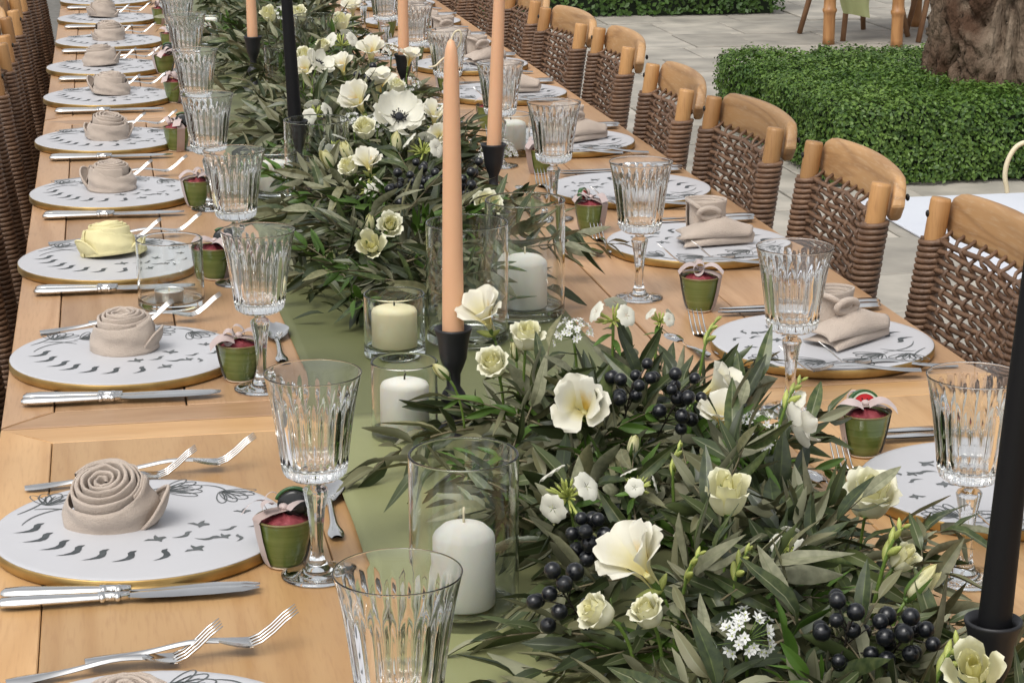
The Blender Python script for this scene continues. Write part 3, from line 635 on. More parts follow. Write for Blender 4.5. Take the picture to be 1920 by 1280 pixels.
PM['knot'] = MB().sphere((0, 0, .0675), .0052, 8, 6, sc=(1, 1.1, .8)).mesh('bow_knot', M['ribbonpink'])
def pot(x, y, rz, label, group, bowkind=0):
    t = thing('green_pot', label, 'pot', (x, y, TZ + .001), (0, 0, rz), group); t.scale = (1.02, 1.02, random.uniform(.88, .96))
    obj('body', PM['pot'], t); obj('rim', PM['prim'], t); obj('foot_ring', PM['pfoot'], t); obj('red_filling', PM['fill'], t); obj('ribbon_band', PM['band'], t)
    q = random.uniform(-.4, .4)
    for s in (0, 1):
        obj('bow_loop', PM['loops'][s], t, rot=(random.uniform(-.3, .3), random.uniform(-.35, .1) * (1 if s else -1), q), scale=(.62, .7, .97)); obj('bow_tail', PM['tails'][s], t, rot=(random.uniform(-.2, .2), 0, q + random.uniform(-.5, .5)))
    obj('bow_knot', PM['knot'], t)
def melon(x, y, rz, label, front):
    t = thing('melon_ornament', label, 'ornament', (x, y, TZ + .058), (R(-12), R(random.uniform(-15, 15)), rz), 'melon slice ornaments in the green pots')
    if front:
        n = 16; arc = [(.021 * math.cos(a), .021 * math.sin(a)) for a in np.linspace(.25, math.pi - .25, n)]
        def slab(r0, r1, y0, y1, mat, nm):
            A = [(r0 * math.cos(a), r0 * math.sin(a)) for a in np.linspace(.3, math.pi - .3, n)]; B = [(r1 * math.cos(a), r1 * math.sin(a)) for a in np.linspace(.3, math.pi - .3, n)]
            m = MB(); m.grid([[(p[0], yy, p[1]) for p in Q] for Q, yy in ((A, y0), (B, y0), (B, y1), (A, y1), (A, y0))], smooth=False)
            m.build(nm, mat, t)
        slab(.001, .0165, -.0030, .0030, M['melon'], 'flesh'); slab(.0165, .0188, -.0033, .0033, M['rindw'], 'pith'); slab(.0188, .0215, -.0036, .0036, M['rind'], 'rind')
        s_ = MB()
        for px_, pz in ((-.006, .008), (.0, .011), (.006, .008), (-.003, .0045), (.004, .004), (.009, .006), (-.009, .0065)): s_.sphere((px_, -.0032, pz), .0012, 6, 4, sc=(.7, .5, 1.3))
        s_.build('seeds', M['blackgloss'], t)
    else:
        m = MB(); m.lathe([(.001, -.004), (.013, -.004), (.0165, -.0025), (.0172, 0), (.0165, .0025), (.013, .004), (.001, .004)], 24)
        m.v = [(p[0], p[2], p[1] * .85 + .008) for p in m.v]; m.build('back', M['blackgloss'], t)
        MB().tube([(.019 * math.cos(a), 0, .0165 * math.sin(a) + .008) for a in np.linspace(.3, 2.6, 14)], .0021, 6).build('rind', M['rind'], t)
# napkins
def napkin_rose(mat, kind):
    """rolled cloth rose: spiral band with a rounded fold on top, outer wrap with slanting folds and one open petal"""
    out = {}
    m = MB(); turns = 5.4; n = int(turns * 30); rows = []; sd = kind * 7.3
    for i in range(n + 1):
        t = i / n; a = 2 * math.pi * turns * t; wob = noise.noise(Vector((math.cos(a) * 1.3, math.sin(a) * 1.3, t * 6 + sd)))
        r = .003 + .0345 * t ** .92 + .0011 * wob; h = .050 + .007 * math.sin(math.pi * min(1, t * 1.1)) - .004 * t + .0022 * wob + .0015 * noise.noise(Vector((a * 1.7, sd, 2))); th = .0017 + .0005 * math.sin(i * .37)
        sec = [(-th, .0), (-th, h * .5), (-th, h - .0022), (-th * .7, h - .0006), (0, h), (th * .7, h - .0006), (th, h - .0022), (th + .0006 * wob, h * .5), (th, 0)]
        rows.append([((r + q) * math.cos(a), (r + q) * math.sin(a), z) for q, z in sec])
    m.grid(rows, flip=True); out['rolled_centre'] = m.mesh('rolled_centre', mat)
    m = MB(); rows = []; nn = 60                                     # outer wrap, overlapping itself, folds slanting round it
    for i in range(nn + 1):
        t = i / nn; a = 2 * math.pi * 1.12 * t - .6; r0 = .0395 + .0035 * t; row = []
        top = .045 - .013 * math.sin(math.pi * t) ** 2 + .003 * math.sin(a * 2)
        for j in range(11):
            s = j / 10; fold = .0018 * math.sin(2 * math.pi * (s * 1.3 + a * .45 + .15 * math.sin(a * 2))) * math.sin(math.pi * s) + .0016 * noise.noise(Vector((math.cos(a) * 3, math.sin(a) * 3, s * 5 + kind)))
            flare = .006 * (1 - s) ** 3; z = top * s + .001; bul = .004 * math.sin(math.pi * s); row.append(((r0 + fold + flare + bul - .003 * s) * math.cos(a), (r0 + fold + flare + bul - .003 * s) * math.sin(a), z))
        rows.append(row)
    m.grid(rows, flip=True); out['outer_wrap'] = m.mesh('outer_wrap', mat)
    petals = []
    for k, (a0, span, rr, hh) in enumerate(((.1, 1.5, .056, .030), (2.7, 1.5, .052, .02)) if kind else ((-.2, 1.35, .064, .036), (3.6, 1.0, .046, .014))):
        m = MB(); rows = []
        for i in range(19):
            t = i / 18; a = a0 + span * (t - .5); e = math.sin(math.pi * t); row = []
            for j in range(9):
                s = j / 8; r = lerp(.040, rr, e ** .7 * math.sin(s * math.pi / 2) ** .8); z = .002 + hh * s ** 1.3 * e + .0012 * math.sin(a * 9 + s * 4); row.append((r * math.cos(a), r * math.sin(a), z))
            rows.append(row)
        m.grid(rows, flip=True); 
        lip = [Vector(r[-1]) for r in rows]; m.tube(lip, .0012, 6)
        petals.append(m.mesh('cloth_petal', mat))
    out['petals'] = petals; return out
NR = {('b', 0): napkin_rose(M['napkin'], 0), ('b', 1): napkin_rose(M['napkin'], 1), ('y', 1): napkin_rose(M['naplight'], 1)}
def add_cloth(o):
    so = o.modifiers.new('cloth', 'SOLIDIFY'); so.thickness = .0016; so.offset = 0
def napkin(x, y, rot, label, kind=('b', 0), sc=1.0):
    t = thing('napkin', label, 'napkin', (x, y, TZ + .0155), rot, 'rolled napkins on the left chargers'); t.scale = (sc, sc, sc * .98)
    n_ = NR[kind]; obj('rolled_centre', n_['rolled_centre'], t); add_cloth(obj('outer_wrap', n_['outer_wrap'], t))
    for p in n_['petals']: add_cloth(obj('cloth_petal', p, t))
def knot_meshes():
    mat = M['napkin']; out = {}
    m = MB(); rows = []; n = 70
    for i in range(n + 1):                                           # standing roll, two and a half turns
        t = i / n; a = 2 * math.pi * 2.5 * t; r = .015 + .013 * t; row = []
        for s in (0, .25, .5, .75, .93, 1.0): row.append(((r + .0015 * math.sin(a * 2 + s * 3) + (.002 if s > .9 else 0)) * math.cos(a), (r + .0015 * math.sin(a * 2)) * math.sin(a) * .8, .016 + (.046 - .008 * (1 - t)) * s))
        rows.append(row)
    m.grid(rows, flip=True); out['standing_roll'] = m.mesh('standing_roll', mat)
    wings = []
    for sgn, lift in ((1, 0), (1, .006)):
        m = MB(); rows = []
        for i in range(22):                                          # draped wing: arched sheet that ends in a point at the right
            t = i / 21; x = lerp(-.040, .062, t); wd = .034 * (1 - .55 * t) ; crest = .030 * math.sin(math.pi * min(1, .25 + .75 * (1 - t))) * (1 - .45 * t) + .004
            row = []
            for j in range(11):
                s = j / 10; yy = -.030 + lerp(-wd, wd, s) * .9 + .012 * t; arch = math.sin(math.pi * s) ** .8; row.append((x + .004 * math.sin(s * 6), yy, lift + .003 + crest * arch * (.9 + .1 * math.sin(x * 90))))
            rows.append(row)
        m.grid(rows, flip=True); wings.append(m.mesh('folded_wing', mat))
    out['wings'] = wings
    path = [(.012 * math.cos(a) * 1.2, -.027 - .003 * math.sin(a), .044 + .008 * math.sin(a)) for a in np.linspace(0, 2 * math.pi, 20)]
    out['knot'] = MB().tube(path, .0042, 8).tube([(-.029, -.004, .060), (-.02, -.022, .056), (-.006, -.03, .047)], .0034, 7).mesh('knot', mat)
    return out
KN = knot_meshes()
def knot_napkin(x, y, rz, label, sc=1.0):
    t = thing('napkin', label, 'napkin', (x, y, TZ + .0155), (0, 0, rz), 'knotted napkins on the right chargers'); t.scale = (sc,) * 3
    add_cloth(obj('standing_roll', KN['standing_roll'], t)); obj('knot', KN['knot'], t)
    for k, p in enumerate(KN['wings']): add_cloth(obj('folded_wing', p, t, (0, .002 * k, .004 * k), (0, 0, R(-6 * k))))
def charger(x, y, rz, label, group, near=False):
    t = thing('charger_plate', label, 'charger plate', (x, y, TZ + .001), (0, 0, rz), group)
    d = obj('plate_top', PM['disc'], t); obj('gold_rim', PM['edge'], t)
    if near:
        for me in PM['eachbird']: obj('bird_print', me, d)
    else:
        for k in ('birds', 'birds2'): obj('bird_print', PM[k], d)['kind'] = 'stuff'
    obj('flower_print', PM['flowers'], d)['kind'] = 'stuff'
def knife(x, y, rz, label):
    t = thing('table_knife', label, 'knife', (x, y, TZ + .0015), (0, 0, rz), 'table knives'); obj('handle', PM['khandle'], t); obj('blade', PM['kblade'], t)
def cutlery(nm, me, x, y, z, rot, label, cat, group):
    o = obj(nm, me, None, (x, y, TZ + z), rot); tag(o, label, cat, group)

# ---- left row
LY = [1.652, 2.193, 2.907, 3.513, 4.103, 4.717, 5.361, 5.913, 6.488, 7.093, 7.66]
LX = [0, .010, .003, -.006, -.004, -.010, -.006, -.010, .004, .0, .0]
LG = [(.195, 1.495), (.185, 2.052), (.180, 2.745), (.187, 3.356), (.175, 3.968), (.182, 4.625), (.19, 5.31), (.19, 5.88), (.19, 6.47), (.19, 7.05)]
LP = [None, (.155, 2.089), (.154, 2.794), (.154, 3.397), (.153, 3.995), (.137, 4.612), (.158, 5.312), (.146, 5.838), (.179, 6.324), (.172, 6.979)]
NAPO = [(0, 0), (-.018, .022), (.012, .018), (.005, .02), (.01, .01), (.01, .0), (.02, .015), (0, .01), (.01, .01), (.0, .01), (0, 0)]
for i, (x, y) in enumerate(zip(LX, LY)):
    o_ = ORD[i]; side = 'in the left row'
    charger(x, y, R(random.uniform(-4, 4)), f'white charger with black bird print and gold rim, {o_} {side}', 'printed chargers on the left', i < 6)
    yel_light = i == 3
    rot = (R(22), R(-6), R(-8)) if i == 1 else (R(9), R(2), R(200)) if yel_light else (R(random.uniform(-3, 10)), R(random.uniform(-6, 6)), R([0, 0, -25, 190, 160, 10, 165, -10, 40, 200, 80][i]))
    lab = 'rolled napkin with yellow light put into its colour, on the fourth left charger' if yel_light else f'beige napkin rolled like a rose on the {o_} left charger'
    napkin(x + NAPO[i][0] - .012, y + NAPO[i][1] + .01, rot, lab, ('y', 1) if yel_light else ('b', 0 if i in (1, 4, 6) else 1), 1.08 if i == 1 else 1.0)
    if i >= 1:
        ky = y - .186 + random.uniform(-.004, .004); a = R(random.uniform(-3, -1.2)) if i != 1 else 0
        knife(-.131, y - .151 if i == 1 else ky + .022, R(-4.6) if i == 1 else a - R(2), f'silver knife lying closer to the plate at the {o_} left charger')
        knife(-.133, y - .177 if i == 1 else ky + .001, R(-.8) if i == 1 else a * .4, f'silver knife lying farther from the plate at the {o_} left charger')
    if i < 10:
        fy = y + .178 + random.uniform(-.006, .006)
        cutlery('fork', PM['fork'], -.118, fy, .001, (0, R(-2.5), R(6 + random.uniform(-2, 2))), f'silver fork with its handle nearer the table edge, beyond the {o_} left charger', 'fork', 'forks along the left')
        cutlery('fork', PM['fork'], -.048, fy + .022, .006, (0, R(-2), R(4 + random.uniform(-2, 3))), f'silver fork shifted towards the runner, beyond the {o_} left charger', 'fork', 'forks along the left')
        cutlery('dessert_spoon', PM['spoon'], .212 + random.uniform(-.004, .006), y - .045, .001, (0, 0, R(88 - random.uniform(-2, 5))), f'silver dessert spoon beside the runner at the {o_} left charger', 'spoon', 'dessert spoons along the left')
    if i < len(LG): goblet(*LG[i], f'fluted crystal goblet, {o_} from the camera in the left row', 'goblets in the left row')
    if i < len(LP) and LP[i]:
        pot(*LP[i], R([0, 200, -15, -35, 15, -75, -55, 20, -80, -70][i]), f'small green glazed pot with mauve ribbon at the {o_} left charger', 'green favour pots on the left')
        if i in (1, 3, 5, 7): melon(LP[i][0] + .012, LP[i][1] + .0, R(-10), f'black backed ornament in the green pot at the {o_} left charger', False)
# ---- right row
RY = [2.16, 2.797, 3.458, 3.959, 4.516, 5.248, 5.785, 6.278, 6.835, 7.38]
RX = [.972, .977, .979, .980, .966, .972, .978, .964, .964, .964]
RG = [(.833, 1.92), (.840, 2.52), (.795, 3.14), (.787, 3.755), (.788, 4.30), (.770, 4.875), (.775, 5.45), (.775, 6.03), (.78, 6.60), (.78, 7.15)]
RP = [(.871, 2.328), (.868, 3.048), (.830, 3.634), (.853, 4.209), (.848, 4.764), (.84, 5.33), (.84, 5.92), (.84, 6.5)]
for i, (x, y) in enumerate(zip(RX, RY)):
    o_ = ORD[i]
    charger(x, y, R(180 + random.uniform(-4, 4)), f'white charger with black bird print and gold rim, {o_} in the right row', 'printed chargers on the right', i < 4)
    if i not in (0, 3): knot_napkin(x + .015, y + .005, R([0, 20, -8, 0, 15, -10, 25, 10, -15, 5][i]), f'beige napkin tied in a standing knot on the {o_} right charger', 1.2)
    ky = y + .205
    knife(1.140, ky, R(180 + random.uniform(-1, 1)), f'silver knife lying closer to the plate at the {o_} right charger')
    knife(1.148, ky + .024, R(180 + random.uniform(-1, 1)), f'silver knife lying farther from the plate at the {o_} right charger')
    fy = y - .112 - .02
    cutlery('fork', PM['fork'], 1.125, fy + .0, .001, (0, R(-5), R(180 + random.uniform(-1, 3))), f'silver fork with its handle nearer the table edge, before the {o_} right charger', 'fork', 'forks along the right')
    cutlery('fork', PM['fork'], 1.062, fy - .03, .007, (0, R(-4), R(178 + random.uniform(-3, 3))), f'silver fork shifted towards the runner, before the {o_} right charger', 'fork', 'forks along the right')
    cutlery('dessert_spoon', PM['spoon'], .800, y - .03, .012, (R(180), R(3), R(95)), f'silver dessert spoon lying face down left of the {o_} right charger', 'spoon', 'dessert spoons along the right')
    cutlery('dessert_fork', PM['dfork'], .826, y - .02, .003, (0, R(1), R(88)), f'silver dessert fork left of the {o_} right charger', 'fork', 'dessert forks along the right')
    if i < len(RG): goblet(*RG[i], f'fluted crystal goblet, {o_} from the camera in the right row', 'goblets in the right row')
    if i < len(RP):
        pot(*RP[i], R([5, -35, -50, 30, -40, 10, 30, 50][i]), f'small green glazed pot with mauve ribbon, {o_} from the camera on the right', 'green favour pots on the right')
        if i in (0, 2): melon(RP[i][0] + (.0 if i == 0 else -.012), RP[i][1] + .006, R(8 if i == 0 else 60), f'red melon slice ornament in the {o_} green pot on the right', True)
# flower heads: kind, place, width, facing, label
FLOWERS = [
 ('freesia', (0.429, 2.465, 0.925), 0.0549, (-0.39, -0.36, 0.85), 'white freesia with yellow throat right beside the peach candle in its black cup'),
 ('rose', (0.416, 2.318, 0.9), 0.0367, (-0.41, -0.61, 0.68), 'small pale green-white rose just right of the near black candle cup'),
 ('rose', (0.459, 2.335, 0.925), 0.0382, (0.03, -0.37, 0.93), 'upright cream rose with green sepals above the small rose beside the candle cup'),
 ('rosebud', (0.362, 2.377, 0.88), 0.0187, (-0.67, -0.19, 0.72), 'closed green rosebud left of the near black candle cup'),
 ('rosebud', (0.447, 2.346, 0.91), 0.0161, (-0.13, -0.17, 0.98), 'narrow green rosebud between the two roses beside the near candle cup'),
 ('allium', (0.516, 2.364, 0.93), 0.045, (-0.26, -0.27, 0.93), 'white starry allium head between the upright cream rose and the green phlox sprig'),
 ('phlox', (0.564, 2.347, 0.95), 0.0435, (-0.04, -0.19, 0.98), 'tall green phlox sprig with white florets at the back of the near garland'),
 ('freesia', (0.479, 2.138, 0.9), 0.064, (-0.3, -0.77, 0.56), 'wide open ruffled white freesia left of the black berries'),
 ('berry', (0.544, 2.163, 0.922), 0.0637, (0.01, -0.54, 0.84), 'tall sprig of black berries right of the ruffled white freesia'),
 ('berry', (0.59, 2.123, 0.922), 0.0514, (0.23, -0.48, 0.85), 'sprig of black berries left of the two yellow-throated freesias'),
 ('freesia', (0.643, 2.166, 0.91), 0.0468, (0.72, -0.25, 0.65), 'creamy freesia with a large closed bud at the back right of the near garland'),
 ('freesia', (0.629, 2.119, 0.89), 0.0482, (-0.18, -0.46, 0.87), 'freesia with orange-yellow throat and white lips beside the upper allium'),
 ('allium', (0.662, 2.081, 0.89), 0.051, (0.02, -0.42, 0.91), 'white starry allium head right of the yellow-throated freesia'),
 ('anemone', (0.705, 2.079, 0.89), 0.054, (0.95, -0.07, 0.31), 'pale anemone seen from the side with its dark centre facing the right'),
 ('phlox', (0.41, 1.904, 0.89), 0.0488, (-0.39, -0.51, 0.77), 'phlox sprig with three white florets and green buds left of centre'),
 ('phlox', (0.489, 1.913, 0.89), 0.0312, (0.24, -0.35, 0.9), 'phlox sprig with one white floret and pointed buds above the large white freesia'),
 ('rose', (0.557, 1.845, 0.89), 0.0435, (-0.06, -0.3, 0.95), 'half-open cream rose seen from the side in the middle of the near garland'),
 ('freesia', (0.433, 1.71, 0.89), 0.0632, (-0.55, -0.25, 0.8), 'largest white freesia with orange throat, front of the near garland'),
 ('rose', (0.39, 1.664, 0.86), 0.0329, (-0.83, -0.16, 0.53), 'yellowish cream rose facing left below the largest freesia'),
 ('rose', (0.431, 1.654, 0.86), 0.032, (-0.48, -0.33, 0.82), 'half-open cream rose right of the left-facing rose'),
 ('allium', (0.497, 1.59, 0.87), 0.0489, (-0.24, -0.46, 0.85), 'white starry allium head at the lower front of the near garland'),
 ('rose', (0.702, 1.851, 0.88), 0.0515, (0.01, -0.46, 0.89), 'large cream rose in front of the right-hand fork'),
 ('rosebud', (0.695, 1.686, 0.86), 0.0262, (0.57, -0.21, 0.8), 'pointed green rosebud leaning right beside the black candle'),
 ('berry', (0.574, 1.547, 0.892), 0.0611, (-0.09, -0.48, 0.87), 'big glossy sprig of black berries at the lower right of the near garland'),
 ('berry', (0.629, 1.544, 0.882), 0.0482, (0.23, -0.48, 0.85), 'sprig of black berries touching the foot of the right black candle'),
 ('budspray', (0.527, 1.719, 0.88), 0.038, (-0.05, -0.28, 0.96), 'freesia spray of closed green buds right of the largest white freesia'),
 ('budspray', (0.673, 1.726, 0.89), 0.0435, (0.06, -0.21, 0.98), 'freesia spray of yellow-green buds under the large cream rose'),
 ('budspray', (0.482, 1.72, 0.88), 0.0379, (-0.01, -0.29, 0.96), 'thick green freesia stem with buds beside the largest white freesia'),
 ('rose', (0.638, 1.442, 0.88), 0.0435, (-0.32, -0.64, 0.69), 'cream ranunculus-like rose at the lower right corner'),
 ('budspray', (0.624, 1.47, 0.89), 0.042, (0.04, -0.33, 0.94), 'spray of yellow freesia buds in front of the right black candle holder'),
 ('berry', (0.368, 1.73, 0.862), 0.0567, (-0.42, -0.55, 0.72), 'low sprig of black berries left of the left-facing rose'),
 ('berry', (0.42, 1.846, 0.872), 0.0401, (-0.3, -0.54, 0.78), 'sprig of black berries half hidden below the three-floret phlox'),
 ('budspray', (0.641, 2.223, 0.96), 0.0357, (0.08, -0.12, 0.99), 'single freesia stem with tiny green buds rising over the bare table'),
 ('anemone', (0.534, 3.964, 0.93), 0.0864, (0.03, -0.66, 0.75), 'open white anemone with black centre left of the tall peach candle'),
 ('freesia', (0.483, 4.232, 0.92), 0.0704, (-0.42, -0.55, 0.72), 'cream ruffled freesia left of the open anemone'),
 ('freesia', (0.619, 4.084, 0.91), 0.0519, (0.02, -0.42, 0.91), 'white freesia tucked between the anemone and the tall peach candle'),
 ('rose', (0.462, 3.914, 0.91), 0.0436, (-0.29, -0.45, 0.84), 'cream rose below the ruffled freesia in the middle garland'),
 ('rosebud', (0.403, 3.709, 0.91), 0.0263, (-0.35, -0.24, 0.9), 'creamy rosebud at the left shoulder of the middle garland'),
 ('freesia', (0.434, 3.641, 0.9), 0.0482, (-0.18, -0.46, 0.87), 'pure white freesia in the centre of the middle garland'),
 ('rose', (0.402, 3.651, 0.89), 0.0352, (-0.59, -0.4, 0.7), 'half-open cream rose left of the pure white freesia'),
 ('rosebud', (0.503, 3.792, 0.91), 0.0289, (-0.05, -0.28, 0.96), 'pale rosebud just under the open white anemone'),
 ('rosebud', (0.391, 3.277, 0.87), 0.0235, (-0.08, -0.4, 0.91), 'small rosebud above the pair of open roses low in the middle garland'),
 ('rose', (0.419, 3.243, 0.87), 0.035, (-0.06, -0.86, 0.5), 'round spiral cream rose low in the middle garland, right of the small bud'),
 ('rose', (0.383, 3.185, 0.85), 0.0393, (-0.26, -0.82, 0.5), 'lowest spiral cream rose of the middle garland'),
 ('rose', (0.603, 3.43, 0.86), 0.0408, (0.06, -0.79, 0.61), 'yellow-green rose behind the hurricane glasses, right of the tall peach candle'),
 ('allium', (0.699, 3.815, 0.89), 0.0686, (0.04, -0.31, 0.95), 'white starry allium head standing right of the tall peach candle'),
 ('freesia', (0.597, 3.894, 0.9), 0.0397, (-0.26, -0.82, 0.5), 'small white freesia against the left edge of the tall peach candle'),
 ('allium', (0.637, 4.544, 0.91), 0.0414, (-0.08, -0.4, 0.91), 'small white allium above and right of the open anemone'),
 ('allium', (0.499, 4.04, 0.91), 0.0409, (-0.11, -0.59, 0.8), 'bluish white allium between the ruffled freesia and the anemone'),
 ('phlox', (0.548, 3.749, 0.91), 0.0574, (0.04, -0.3, 0.95), 'bright green phlox sprig below the anemone, touching the peach candle'),
 ('berry', (0.471, 3.54, 0.902), 0.0813, (-0.09, -0.48, 0.87), 'hanging sprig of black berries in the centre of the middle garland'),
 ('berry', (0.603, 3.535, 0.892), 0.0818, (0.12, -0.43, 0.9), 'dark berry sprig on the right of the tall peach candle'),
 ('berry', (0.527, 3.575, 0.892), 0.0641, (-0.09, -0.48, 0.87), 'black berries left of the tall peach candle'),
 ('freesia', (0.563, 4.486, 0.92), 0.0622, (0.06, -0.21, 0.98), 'upright cream freesia behind the open anemone'),
 ('anemone', (0.469, 4.797, 0.92), 0.06, (0.53, -0.46, 0.71), 'white anemone with black rim right of the thin black candle'),
 ('rose', (0.447, 4.973, 0.91), 0.0447, (0.01, -0.54, 0.84), 'cream rose just right of the thin black candle'),
 ('freesia', (0.437, 4.845, 0.9), 0.0485, (-0.33, -0.59, 0.74), 'white freesia below the anemone beside the thin black candle'),
 ('rose', (0.508, 5.141, 0.91), 0.0385, (-0.08, -0.4, 0.91), 'pale yellow small flower in front of the far hurricane glass'),
 ('allium', (0.664, 5.051, 0.92), 0.0584, (0.04, -0.31, 0.95), 'white allium near the third peach candle'),
 ('freesia', (0.607, 5.001, 0.92), 0.0628, (-0.08, -0.4, 0.91), 'white freesia spray left of the allium near the third peach candle'),
 ('phlox', (0.555, 5.158, 0.93), 0.0645, (-0.04, -0.19, 0.98), 'white phlox florets in front of the far hurricane glass'),
 ('phlox', (0.406, 4.303, 0.89), 0.0541, (-0.17, -0.38, 0.91), 'phlox sprig above the rim of the left hurricane glass'),
 ('berry', (0.555, 4.629, 0.912), 0.0815, (-0.09, -0.48, 0.87), 'black berries behind the cream ruffled freesia'),
 ('rose', (0.513, 5.84, 0.91), 0.0493, (-0.08, -0.4, 0.91), 'cream rose at the far end right of the thin black candle'),
 ('freesia', (0.67, 5.934, 0.92), 0.0592, (-0.08, -0.4, 0.91), 'pale freesia at the top edge of the far garland'),
 ('rose', (0.44, 5.919, 0.9), 0.044, (-0.3, -0.47, 0.83), 'small cream rose between the far peach candle and the thin black candle'),
 ('allium', (0.474, 5.982, 0.91), 0.0534, (-0.08, -0.4, 0.91), 'white allium at the far end beside the thin black candle'),
 ('budspray', (0.691, 2.076, 0.93), 0.0395, (0.17, -0.13, 0.98), 'thin freesia bud stem right of the two yellow-throated freesias'),
 ('budspray', (0.522, 1.93, 0.91), 0.0366, (-0.13, -0.17, 0.98), 'small bud spray in the middle of the near garland above the side-seen rose'),
 ('rosebud', (0.504, 2.0, 0.9), 0.0184, (0.04, -0.33, 0.94), 'pale rosebud left of the middle bud spray in the near garland'),
 ('phlox', (0.59, 1.755, 0.88), 0.0292, (0.02, -0.42, 0.91), 'little phlox sprig left of the large cream rose'),
 ('rose', (0.69, 1.734, 0.86), 0.0268, (0.48, -0.43, 0.77), 'pale rose half hidden below the large cream rose'),
 ('phlox', (0.653, 2.464, 0.91), 0.0295, (0.17, -0.13, 0.98), 'low phlox floret right of the tall green phlox sprig'),
 ('freesia', (0.518, 4.828, 0.91), 0.0533, (-0.26, -0.27, 0.93), 'white freesia just right of the anemone with black rim'),
 ('allium', (0.465, 4.157, 0.9), 0.0357, (-0.16, -0.29, 0.94), 'small allium left of the cream rose in the middle garland'),
 ('rose', (0.583, 4.363, 0.92), 0.0397, (0.04, -0.33, 0.94), 'cream rose directly above the open white anemone'),
 ('phlox', (0.394, 3.885, 0.89), 0.0452, (-0.48, -0.33, 0.82), 'white phlox floret over the left hurricane glass'),
 ('rosebud', (0.376, 3.804, 0.88), 0.0289, (-0.48, -0.33, 0.82), 'rosebud seen through the left hurricane glass'),
 ('phlox', (0.421, 3.535, 0.88), 0.0397, (-0.17, -0.38, 0.91), 'phlox sprig below the pure white freesia'),
 ('freesia', (0.692, 4.936, 0.91), 0.0498, (0.15, -0.34, 0.93), 'white freesia right below the third peach candle'),
 ('rose', (0.604, 5.607, 0.91), 0.0448, (-0.08, -0.4, 0.91), 'cream rose far back left of the third peach candle'),
]
# ------------------------------------------------------------------ candles and hurricane glasses
KEEP = []                                    # (x, y, radius, top z): no leaf may grow through these
HOLD = MB().lathe([(.002, 0), (.036, 0), (.038, .002), (.036, .006), (.020, .011), (.010, .018), (.0085, .030), (.014, .040), (.0165, .047), (.014, .054), (.0085, .062), (.0088, .078), (.013, .088), (.0165, .098), (.0182, .112), (.0205, .126), (.0232, .1335), (.0232, .136), (.0215, .1365), (.0165, .130), (.0150, .112), (.002, .110)], 40).mesh('holder', M['holder'])
TAP = MB().lathe([(.0130, 0), (.0135, .004), (.0132, .05), (.0122, .15), (.0108, .25), (.0094, .325), (.0085, .350), (.0070, .364), (.0042, .373), (.0012, .376)], 28)
def taper(x, y, mat, tilt, label, hlabel, wick=0):
    h = obj('candle_holder', HOLD, None, (x, y, TZ + .004)); tag(h, hlabel, 'candle holder', 'black candle holders'); h.scale = (1, 1, 1)
    t = thing('taper_candle', label, 'candle', (x, y, TZ + .115), (R(tilt[0]), R(tilt[1]), 0), 'tall taper candles')
    obj('wax', TAP.mesh('wax', mat), t)
    if wick == 1: p = [(0, 0, .374), (.004, -.002, .384), (.010, -.003, .386), (.012, -.002, .378), (.009, .004, .366), (.0, .010, .357), (-.010, .004, .352), (-.019, .0, .345), (-.027, .0, .344)]
    elif wick == 2: p = [(0, 0, .374), (-.001, 0, .392), (-.006, 0, .405), (-.016, 0, .411), (-.026, 0, .408), (-.032, 0, .398), (-.0335, 0, .386), (-.031, 0, .376), (-.030, 0, .372)]
    else: p = [(0, 0, .373), (.001, .001, .382), (.004, .002, .388)]
    q = [interp(p, k / 40) for k in range(41)]
    MB().tube(q, .0011 if wick != 2 else .0019, 6).build('wick', M['wick'], t)
    KEEP.append((x, y, .030, TZ + .55))
taper(.397, 2.487, M['peach'], (0, .0), 'tall peach taper candle in the middle, its cream wick curling left', 'black candle holder under the middle peach candle', 1)
taper(.679, 3.773, M['peach'], (0, 2.2), 'peach taper candle standing right of the middle peach candle', 'black candle holder under the peach candle on the right')
taper(.692, 5.053, M['peach'], (0, -.2), 'peach taper candle far back, right of the thin black candle', 'black candle holder under the far right peach candle')
taper(.362, 5.465, M['peach'], (0, -.6), 'peach taper candle far back left, showing only its lower end', 'black candle holder under the far left peach candle')
taper(.350, 4.110, M['blackwax'], (0, -2.4), 'thin black taper candle left of the white anemones', 'black candle holder under the thin black candle')
taper(.676, 1.496, M['blackwax'], (0, 3.0), 'thick black taper candle at the right edge of the photo', 'black candle holder at the lower right corner', 2)
def hurricane(x, y, r, h, label, th=.0028, bot=.012):
    o = MB().lathe([(.002, 0), (r - .008, 0), (r - .004, 0), (r - .0008, .001), (r, .003), (r, .005), (r, .008), (r, h * .5), (r, h - .004), (r, h - .002), (r, h - .001), (r - th * .3, h), (r - th * .7, h), (r - th, h - .001), (r - th, h - .002), (r - th, h - .004), (r - th, h * .5), (r - th, bot + .007), (r - th, bot + .004), (r - th - .002, bot + .001), (r - th - .005, bot), (r - th - .008, bot), (.002, bot)], 56).build('glass_cylinder', M['glass2'], None, (x, y, TZ + .006 if .20 < x < .70 else TZ + .001))
    tag(o, label, 'candle glass', 'glass candle cylinders'); KEEP.append((x, y, r + .004, TZ + h + .01))
